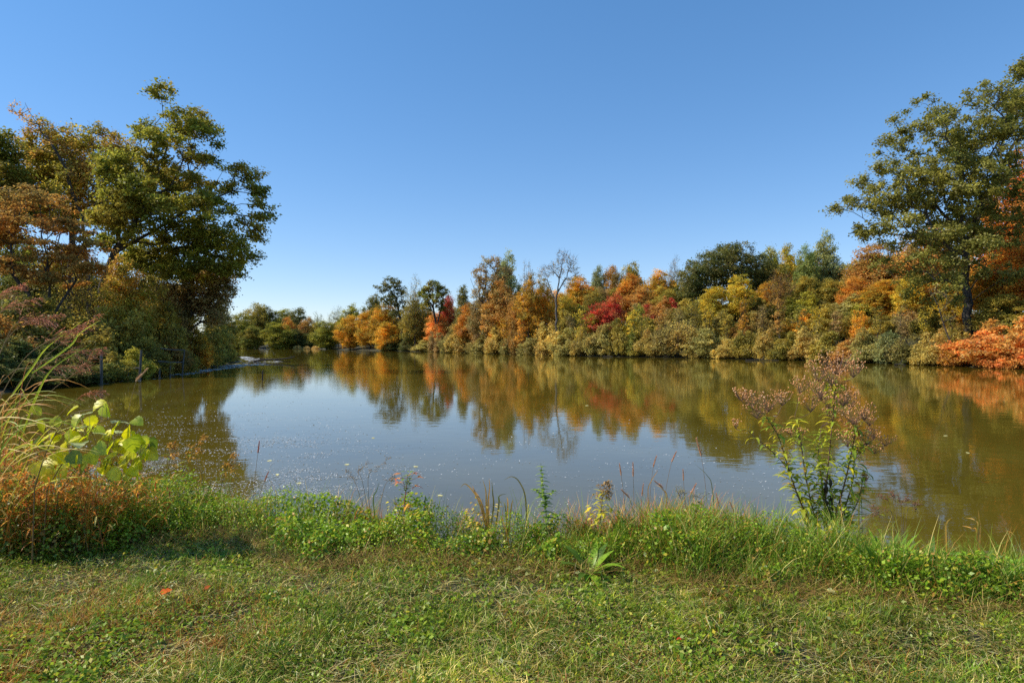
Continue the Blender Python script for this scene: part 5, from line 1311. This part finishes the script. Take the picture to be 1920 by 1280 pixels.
def build_plants():
    ironweed(); vine(); tall_grass()
    RUST = [(0.44, 0.17, 0.045), (0.52, 0.26, 0.07), (0.32, 0.10, 0.045), (0.45, 0.36, 0.20), (0.20, 0.22, 0.045)]
    pr = [.32, .24, .18, .14, .12]
    dry_clump(-60, 90, 790, 985, 5.05, 'rusty dry grass tangle below the tall plumes at the left edge', 130, RUST, pr, 61)
    dry_clump(60, 200, 815, 985, 5.15, 'orange brown dry grass tangle right under the vine leaves', 130, RUST, pr, 62)
    dry_clump(170, 300, 850, 980, 5.5, 'thinner dry grass tangle right of the vine, mixed with green', 75, RUST, [.22, .2, .14, .14, .3], 63)
    shade_weeds()
    goldenrod(318, 960, (385, 812), 5.85, 'goldenrod with the largest drooping brown plume, right of the vine', 81)
    goldenrod(300, 960, (328, 825), 5.9, 'shorter goldenrod with a small brown plume next to the vine', 82)
    goldenrod(400, 960, (438, 848), 5.9, 'goldenrod with a brown tip standing alone at the edge of the reflection', 83)
    goldenrod(352, 960, (350, 880), 5.9, 'plumeless goldenrod stalk between the plumed ones', 84, plume=False)
    goldenrod(1122, 985, (1135, 902), 4.95, 'yellowing goldenrod with a brownish tip right of the upright dark green weed', 85, leafcol=(0.38, 0.36, 0.06), plumecol=(0.26, 0.18, 0.09), group=None, nl=44)
    for i, (px, hd, D, sz, tl, lab) in enumerate([
        (1176, (1163, 880), 5.0, .95, -.15, 'pale foxtail, leftmost of the tall ones over the water'), (1190, (1187, 880), 5.0, 1.1, -.02, 'upright pinkish foxtail second from the left'),
        (1218, (1228, 865), 5.05, .95, .3, 'foxtail leaning right, third from the left'), (1240, (1264, 856), 5.1, .95, .45, 'pale foxtail leaning far right in the middle of the row'),
        (1288, (1281, 890), 5.0, .9, -.05, 'short pale foxtail standing alone right of the middle'), (1330, (1310, 838), 5.1, 1.5, -.3, 'largest brown foxtail, leaning left before the golden reflection'),
        (1200, (1205, 918), 4.95, .95, .1, 'low brownish foxtail beneath the upright pinkish one'), (1292, (1300, 917), 4.95, 1.0, .5, 'low pink foxtail leaning right'),
        (1240, (1235, 908), 5.0, .9, -.9, 'foxtail with a nodding head in the middle of the bank'), (1176, (1172, 925), 4.95, .9, -.8, 'red foxtail nodding left over the rusty grass'), (1352, (1345, 935), 4.95, .9, -.2, 'brown foxtail near the foot of the tall seeded weed'),
        (1390, (1372, 950), 4.9, .85, -.4, 'small foxtail leaning left by the tall seeded weed')]):
        foxtail(px, hd, D, lab, 90 + i, sz, tl)
    foxtail(470, (485, 838), 5.8, 'thin red foxtail standing tall before the scum at the left', 110, 1.1, .12, col=(0.40, 0.14, 0.10), grp=None)
    foxtail(210, (266, 703), 5.3, 'tall pale cattail like seed head leaning right above the vine', 111, 1.5, .75, col=(0.55, 0.38, 0.26), grp=None)
    foxtail(480, (500, 893), 5.7, 'short red seed spike leaning right at the left bank edge', 112, .9, .4, col=(0.44, 0.17, 0.10), grp=None)
    wispy(700, 5.4, 'wispy brown seeded weed leaning right over the scum', [[(690, 900), (705, 880), (727, 860)], [(670, 915), (660, 895), (648, 880)], [(720, 915), (735, 900), (740, 895)], [(680, 905), (672, 885), (690, 868)]], (0.30, 0.22, 0.13), 121)
    wispy(1285, 4.95, 'wispy grey seeded weed among the foxtails', [[(1280, 950), (1272, 925), (1268, 915)], [(1295, 950), (1300, 930), (1318, 935)], [(1285, 945), (1282, 925), (1276, 920)]], (0.28, 0.27, 0.17), 122)
    wispy(1690, 5.0, 'dark reddish dried bush right of the tall seeded weed', [[(1670, 955), (1655, 935), (1645, 930)], [(1680, 950), (1675, 932), (1668, 925)], [(1695, 955), (1700, 940), (1705, 932)], [(1700, 965), (1715, 950), (1722, 945)], [(1660, 965), (1642, 955), (1632, 952)], [(1690, 965), (1688, 945), (1684, 930)], [(1675, 970), (1650, 962), (1640, 968)]], (0.19, 0.085, 0.065), 123, name='dried_bush')
    wispy(390, 6.0, 'faint thin stalks before the dark reflection at the left', [[(395, 900), (405, 880), (420, 865)], [(380, 900), (375, 880), (365, 860)], [(430, 930), (440, 905), (442, 890)]], (0.22, 0.22, 0.10), 124)
    red_weed(); mint()
    small_leafy(545, 905, 5.75, 'small dark leaved weed poking up before the scum', 20, .045, [(0.09, 0.14, 0.04), (0.14, 0.2, 0.05), (0.25, 0.3, 0.07)], 131)
    small_leafy(905, 935, 5.05, 'yellow withered weed at the foot of the brown reed blades', 70, .034, [(0.42, 0.31, 0.07), (0.34, 0.24, 0.08), (0.46, 0.37, 0.16)], 132, name='yellow_weed', width=60)
    small_leafy(1130, 945, 4.95, 'yellow leaved weed at the foot of the yellowing goldenrod', 30, .05, [(0.52, 0.42, 0.06), (0.35, 0.34, 0.05)], 133, name='yellow_weed', width=50)
    small_leafy(740, 930, 5.2, 'small yellow flowering weed left of the red topped one', 12, .03, [(0.6, 0.5, 0.05), (0.25, 0.28, 0.06)], 134, width=24)
    small_leafy(1440, 960, 5.15, 'yellow leaved weed left of the foot of the tall seeded weed', 24, .05, [(0.46, 0.42, 0.06), (0.3, 0.3, 0.05), (0.45, 0.22, 0.06)], 135, name='yellow_weed', width=70)
    small_leafy(1615, 930, 5.2, 'bright green weed at the right foot of the tall seeded weed', 30, .06, [(0.2, 0.28, 0.04), (0.3, 0.35, 0.06), (0.4, 0.2, 0.06)], 136, width=60)
    BR = [(0.36, 0.19, 0.07), (0.44, 0.25, 0.10), (0.17, 0.15, 0.07)]
    reed_blade_group(915, 5.05, 'cluster of brown reed blades, one bent like a hook', [[(915, 950), (918, 915), (917, 895)], [(912, 950), (911, 920), (905, 898)], [(925, 955), (924, 925), (922, 900)], [(905, 950), (890, 920), (885, 910)], [(900, 945), (875, 908), (862, 915)], [(935, 950), (936, 930), (950, 925)]], BR, 141)
    reed_blade_group(952, 5.0, 'short brown reed blades between the hooked cluster and the dark green weed', [[(952, 950), (950, 930)], [(958, 955), (962, 935)], [(948, 955), (944, 940)]], BR, 142)
    reed_blade_group(988, 5.0, 'single long reed blade curving left over the water', [[(986, 940), (975, 905), (960, 893), (944, 900)], [(990, 955), (992, 945)]], [(0.22, 0.17, 0.07), (0.5, 0.4, 0.12)], 143)
    reed_blade_group(708, 5.3, 'dark green pointed blade slanting right before the scum', [[(700, 940), (706, 920), (712, 902)]], [(0.12, 0.15, 0.06)], 144)
    reed_blade_group(798, 5.2, 'short dark blade right of the red topped weed', [[(797, 945), (799, 930)]], [(0.10, 0.12, 0.05)], 145)
    reed_blade_group(1225, 4.95, 'tall curling brown blade among the foxtails', [[(1215, 930), (1222, 900), (1232, 884), (1231, 880)], [(1250, 940), (1240, 915), (1228, 908)]], BR, 146, W=.008)
    reed_blade_group(1340, 5.0, 'long dark blade leaning left among the last foxtails', [[(1336, 920), (1325, 890), (1303, 870)], [(1345, 950), (1338, 925), (1332, 910)]], [(0.15, 0.15, 0.07), (0.4, 0.3, 0.2)], 147, W=.008)
    reed_blade_group(1775, 4.75, 'curved orange reed blade rising from the water edge at the right', [[(1772, 1000), (1774, 980), (1784, 970)]], [(0.55, 0.30, 0.10)], 148, W=.018)
    reed_blade_group(1835, 4.65, 'forked orange brown reed blades with one bent tip', [[(1838, 1000), (1836, 975), (1834, 955)], [(1835, 1000), (1828, 975), (1810, 970)], [(1832, 1005), (1822, 990), (1804, 985)]], [(0.55, 0.28, 0.10), (0.42, 0.26, 0.12)], 149, W=.016)
    reed_blade_group(1900, 4.5, 'thin brown reed blades at the right end of the bank', [[(1895, 1010), (1885, 1003), (1875, 1010)], [(1905, 1020), (1898, 1000), (1890, 995)], [(1912, 1020), (1908, 1000), (1906, 990)]], BR, 150, W=.009)
    reed_blade_group(1610, 5.1, 'stout yellow brown stalk at the right foot of the tall seeded weed', [[(1610, 970), (1612, 940), (1618, 925)]], [(0.55, 0.38, 0.10)], 151, W=.016)
    GR = [(0.10, 0.19, 0.03), (0.15, 0.25, 0.035), (0.07, 0.13, 0.028)]
    leaf_rosette(1105, 4.42, 'broad leaved dock at the dark lip in the middle of the bank', 18, .30, .06, GR, 161, up=.9)
    leaf_rosette(1005, 4.5, 'dock with pale grey withered leaves left of the green one', 8, .15, .055, [(0.42, 0.44, 0.34), (0.34, 0.37, 0.25), (0.2, 0.24, 0.1)], 162, up=.6)
    leaf_rosette(1660, 4.3, 'large clump of upright green strap leaves at the right of the bank', 34, .40, .05, GR, 163, up=1.6, droop=.7)
    leaf_rosette(1740, 4.3, 'broad green strap leaves just right of the largest clump', 26, .36, .06, GR, 164, up=1.2, droop=.8)
    leaf_rosette(1862, 4.15, 'green strap leaved clump near the right end of the bank', 26, .34, .055, GR, 165, up=1.2)
    leaf_rosette(1905, 4.05, 'dark strap leaved clump at the right edge', 20, .32, .055, GR, 166, up=1.0)
    leaf_rosette(1545, 4.4, 'small green rosette below the tall seeded weed', 14, .16, .035, GR, 167, up=1.4)
    leaf_rosette(1425, 4.45, 'small green rosette left of the tall seeded weed', 12, .14, .035, GR, 168, up=1.2)
    leaf_rosette(410, 4.45, 'low plantain rosette in the lawn at the left', 12, .10, .045, [(0.17, 0.25, 0.035), (0.24, 0.30, 0.05)], 169, up=.35, name='plantain')
    leaf_rosette(840, 3.75, 'low plantain rosette in the middle of the lawn', 12, .09, .04, [(0.14, 0.23, 0.035), (0.2, 0.28, 0.045)], 170, up=.35, name='plantain')
    fallen_leaf(312, 1113, .075, (0.58, 0.12, 0.03), 'bright orange red leaf fallen on the lawn', 171)
    fallen_leaf(390, 1106, .05, (0.34, 0.08, 0.03), 'dark red leaf fallen right of the bright orange one', 172)
    fallen_leaf(1424, 1126, .085, (0.13, 0.075, 0.035), 'brown leaf fallen on the dry part of the lawn', 173)
    fallen_leaf(412, 1013, .05, (0.66, 0.50, 0.04), 'yellow leaf fallen at the lip of the bank', 174)
    fallen_leaf(1273, 1204, .03, (0.5, 0.06, 0.05), 'tiny red leaf in the lawn at the bottom', 175)
    fallen_leaf(1560, 1108, .06, (0.52, 0.53, 0.42), 'pale grey leaf lying below the strap leaves', 176)
    for i, (x, y) in enumerate([(505, 863), (520, 889), (608, 930), (826, 928), (780, 874), (700, 820), (1100, 760), (1772, 816), (1815, 848), (650, 870), (560, 905)]):
        D = F * CAMZ / (y - HZ)
        fallen_leaf(x, y, .05 + .004 * D, (0.62, 0.60, 0.52), ['pale leaf floating left of the scum', 'long pale leaf floating below the first one', 'white leaf floating by the scum at the bank', 'pale leaf floating right of the red topped weed', 'tiny pale leaf floating before the red topped weed', 'pale leaf floating on the open water near the middle',
                    'tiny leaf floating under the bright red reflection', 'tiny leaf floating right of the tall seeded weed', 'pale leaf floating in the golden reflection at the right', 'tiny leaf floating on the scum', 'small white leaf floating nearest the bank at the left'][i], 180 + i, water=True)

def build_pond_things():
    rng = np.random.default_rng(55)
    D = 70.0; o = P(515, 678, D); o[2] = 0
    t = thing('fallen_branch', 'dead forked branch lying half sunk off the tip of the left bank', 'branch', o)
    b = MB()
    q = lambda x, y: np.array([(x - 960) / F * D, D, max(0.02, (678 - y) / F * D)])
    b.tube(smooth_path([q(476, 677), q(500, 674), q(525, 673), q(548, 670), q(552, 667)], 16), .13, .05, (1, 1, 1), 7)
    b.build('limb', DEADWOOD, t, o)
    b = MB(); b.tube(smooth_path([q(480, 677), q(490, 672), q(497, 672)], 8), .08, .03, (1, 1, 1), 6)
    b.tube(smooth_path([q(497, 675), q(503, 670), q(508, 668)], 8), .05, .02, (1, 1, 1), 5); b.tube(smooth_path([q(545, 671), q(546, 668), q(545, 666)], 6), .05, .03, (1, 1, 1), 5)
    b.tube(smooth_path([q(515, 675), q(535, 677), q(545, 678)], 6), .06, .03, (1, 1, 1), 5)
    b.build('side_branch', DEADWOOD, t, o)
    D = 36.0; o = P(492, 710, D); o[2] = 0; b = MB()
    b.tube(np.array([(o[0], D, -.3), (o[0], D, .1), (o[0] + .02, D, .48)]), .05, .035, (1, 1, 1), 7); b.tube(np.array([(o[0] + .015, D, .42), (o[0] + .03, D, .55), (o[0] + .045, D, .60)]), .03, .015, (1, 1, 1), 6)
    ob = b.build('snag', DEADWOOD, None, o); ob.location = o
    tag(ob, 'short dark stick standing in the water off the left bank', 'stick')
    # ruined jetty frame
    o = P(300, 700, 40.0); o[2] = 0
    t = thing('ruined_jetty', 'grey leaning posts and rails of a ruined jetty against the dark left bank', 'jetty', o)
    for (x, ytop, D, dx, r) in [(262, 656, 35.5, 3, .075), (190, 655, 32.3, 0, .08), (299, 690, 38, 0, .06), (319, 678, 39.5, 1, .06), (342, 655, 41.5, 4, .055), (240, 692, 35.5, 0, .05)]:
        b = MB(); X = (x - 960) / F * D; top = P(x + dx, ytop, D)
        b.tube(np.array([(X, D, -.4), (X, D, .2), top]), r, r * .8, (1, 1, 1), 8)
        b.build('post', WOOD, t, o)
    for p0, p1, r in [((296, 677, 38.2), (343, 679, 41.5), .045), ((232, 688, 35.4), (264, 690, 35.6), .05), ((300, 653, 38.2), (346, 656, 41.4), .04)]:
        b = MB(); a, c = P(*p0), P(*p1); b.tube(np.array([a, (a + c) / 2 + np.array([0, 0, -.04]), c]), r, r, (1, 1, 1), 6)
        b.build('rail', WOOD, t, o)
    # tan reed mounds at the far end
    for i, (x, w, h, lab) in enumerate([(558, 18, 5, 'tan reed mound at the far waterline, leftmost of three'), (575, 14, 4, 'tan reed mound at the far waterline, between two others'), (592, 16, 4.5, 'tan reed mound at the far waterline, rightmost of three')]):
        D = 205.0; c = P(x, 0, D); o = np.array([c[0], D, 0]); n = 420
        u = unit(rng.normal(size=(n, 3))); u[:, 2] = np.abs(u[:, 2]); pts = u * rng.random((n, 1)) ** .4 * np.array([w / 2 / F * D, 1.2, h / F * D + .3])
        V, Q = leaf_cards(pts, rng, .5, 0.0, None, .35); C = np.repeat(np.array([(0.42, 0.31, 0.19)]) * rng.uniform(.7, 1.3, (n, 1)), 4, 0)
        ob = link('reed_bed', make_mesh('reed_bed', V, Q, C, False), LEAF); ob.location = o; tag(ob, lab, 'reeds', 'tan reed mounds at the far waterline')
    # driftwood at the foot of the far bank
    for i, (px, py, l, lab) in enumerate([(1140, 668, 18, 'thin drift log at the far waterline below the bright red shrub'), (1430, 675, 60, 'long thin drift log at the far waterline below the yellow trees'), (1690, 684, 16, 'dark drift log at the far waterline left of the orange shrub')]):
        D = F * CAMZ / (py + 1 - HZ) - 0.3; a = P(px - l / 2, py, D); c = P(px + l / 2, py, D); a[2] = c[2] = .06; a[1] += .4
        b = MB(); o = (a + c) / 2; m = (a + c) / 2 + np.array([0, .1, .05])
        b.tube(smooth_path([a, m, c], 10), .07, .035, (1, 1, 1), 7); b.tube(np.array([m, m + np.array([.2, 0, .25]), m + np.array([.3, 0, .5])]), .04, .02, (1, 1, 1), 5)
        ob = b.build('drift_log', BARK if i < 2 else DEADWOOD, None, o); ob.location = o; tag(ob, lab, 'log', 'drift logs at the far waterline')
build_plants()
build_pond_things()



# ------------------------------------------------------------------ sky, sun, camera
SUN_AZ, SUN_EL = math.radians(-92), math.radians(45)
w = bpy.data.worlds.new('World'); SC.world = w; w.use_nodes = True
wn, wl = w.node_tree.nodes, w.node_tree.links
wn.clear()
sky = wn.new('ShaderNodeTexSky'); sky.sky_type = 'NISHITA'; sky.sun_disc = False
sky.sun_elevation = SUN_EL; sky.sun_rotation = SUN_AZ
sky.altitude = 200; sky.air_density = 1.0; sky.dust_density = 0.0; sky.ozone_density = 4.0
bg = wn.new('ShaderNodeBackground'); bg.inputs[1].default_value = 0.15
wo = wn.new('ShaderNodeOutputWorld')
hs = wn.new('ShaderNodeHueSaturation'); hs.inputs['Saturation'].default_value = 1.25; hs.inputs['Value'].default_value = 1.1
gm = wn.new('ShaderNodeGamma'); gm.inputs[1].default_value = 0.72
mu = wn.new('ShaderNodeVectorMath'); mu.operation = 'MULTIPLY'; mu.inputs[1].default_value = (1.46, 1.48, 1.66)
wl.new(sky.outputs[0], hs.inputs['Color']); wl.new(hs.outputs[0], gm.inputs[0]); wl.new(gm.outputs[0], mu.inputs[0])
wl.new(mu.outputs[0], bg.inputs[0]); wl.new(bg.outputs[0], wo.inputs[0])
sl = bpy.data.lights.new('sun', 'SUN'); sl.energy = 5.0; sl.angle = math.radians(0.5); sl.color = (1.0, 0.93, 0.82)
so = bpy.data.objects.new('sun', sl); COL.objects.link(so)
sd = Vector((math.sin(SUN_AZ) * math.cos(SUN_EL), math.cos(SUN_AZ) * math.cos(SUN_EL), math.sin(SUN_EL)))
so.rotation_euler = sd.to_track_quat('Z', 'Y').to_euler(); so.location = sd * 50
cam = bpy.data.cameras.new('camera'); co = bpy.data.objects.new('camera', cam); COL.objects.link(co)
co.location = (0, 0, CAMZ); co.rotation_euler = (math.radians(90), 0, 0)
cam.sensor_width = 36.0; cam.lens = 36.0 * F / 1920.0; cam.shift_y = -(640 - HZ) / 1920.0
cam.clip_start = 0.05; cam.clip_end = 6000
SC.camera = co
SC.view_settings.view_transform = 'Standard'; SC.view_settings.look = 'None'; SC.view_settings.exposure = 0; SC.view_settings.gamma = 1
cy = SC.cycles
cy.max_bounces = 6; cy.diffuse_bounces = 4; cy.glossy_bounces = 3; cy.transmission_bounces = 4; cy.transparent_max_bounces = 8
cy.use_denoising = False
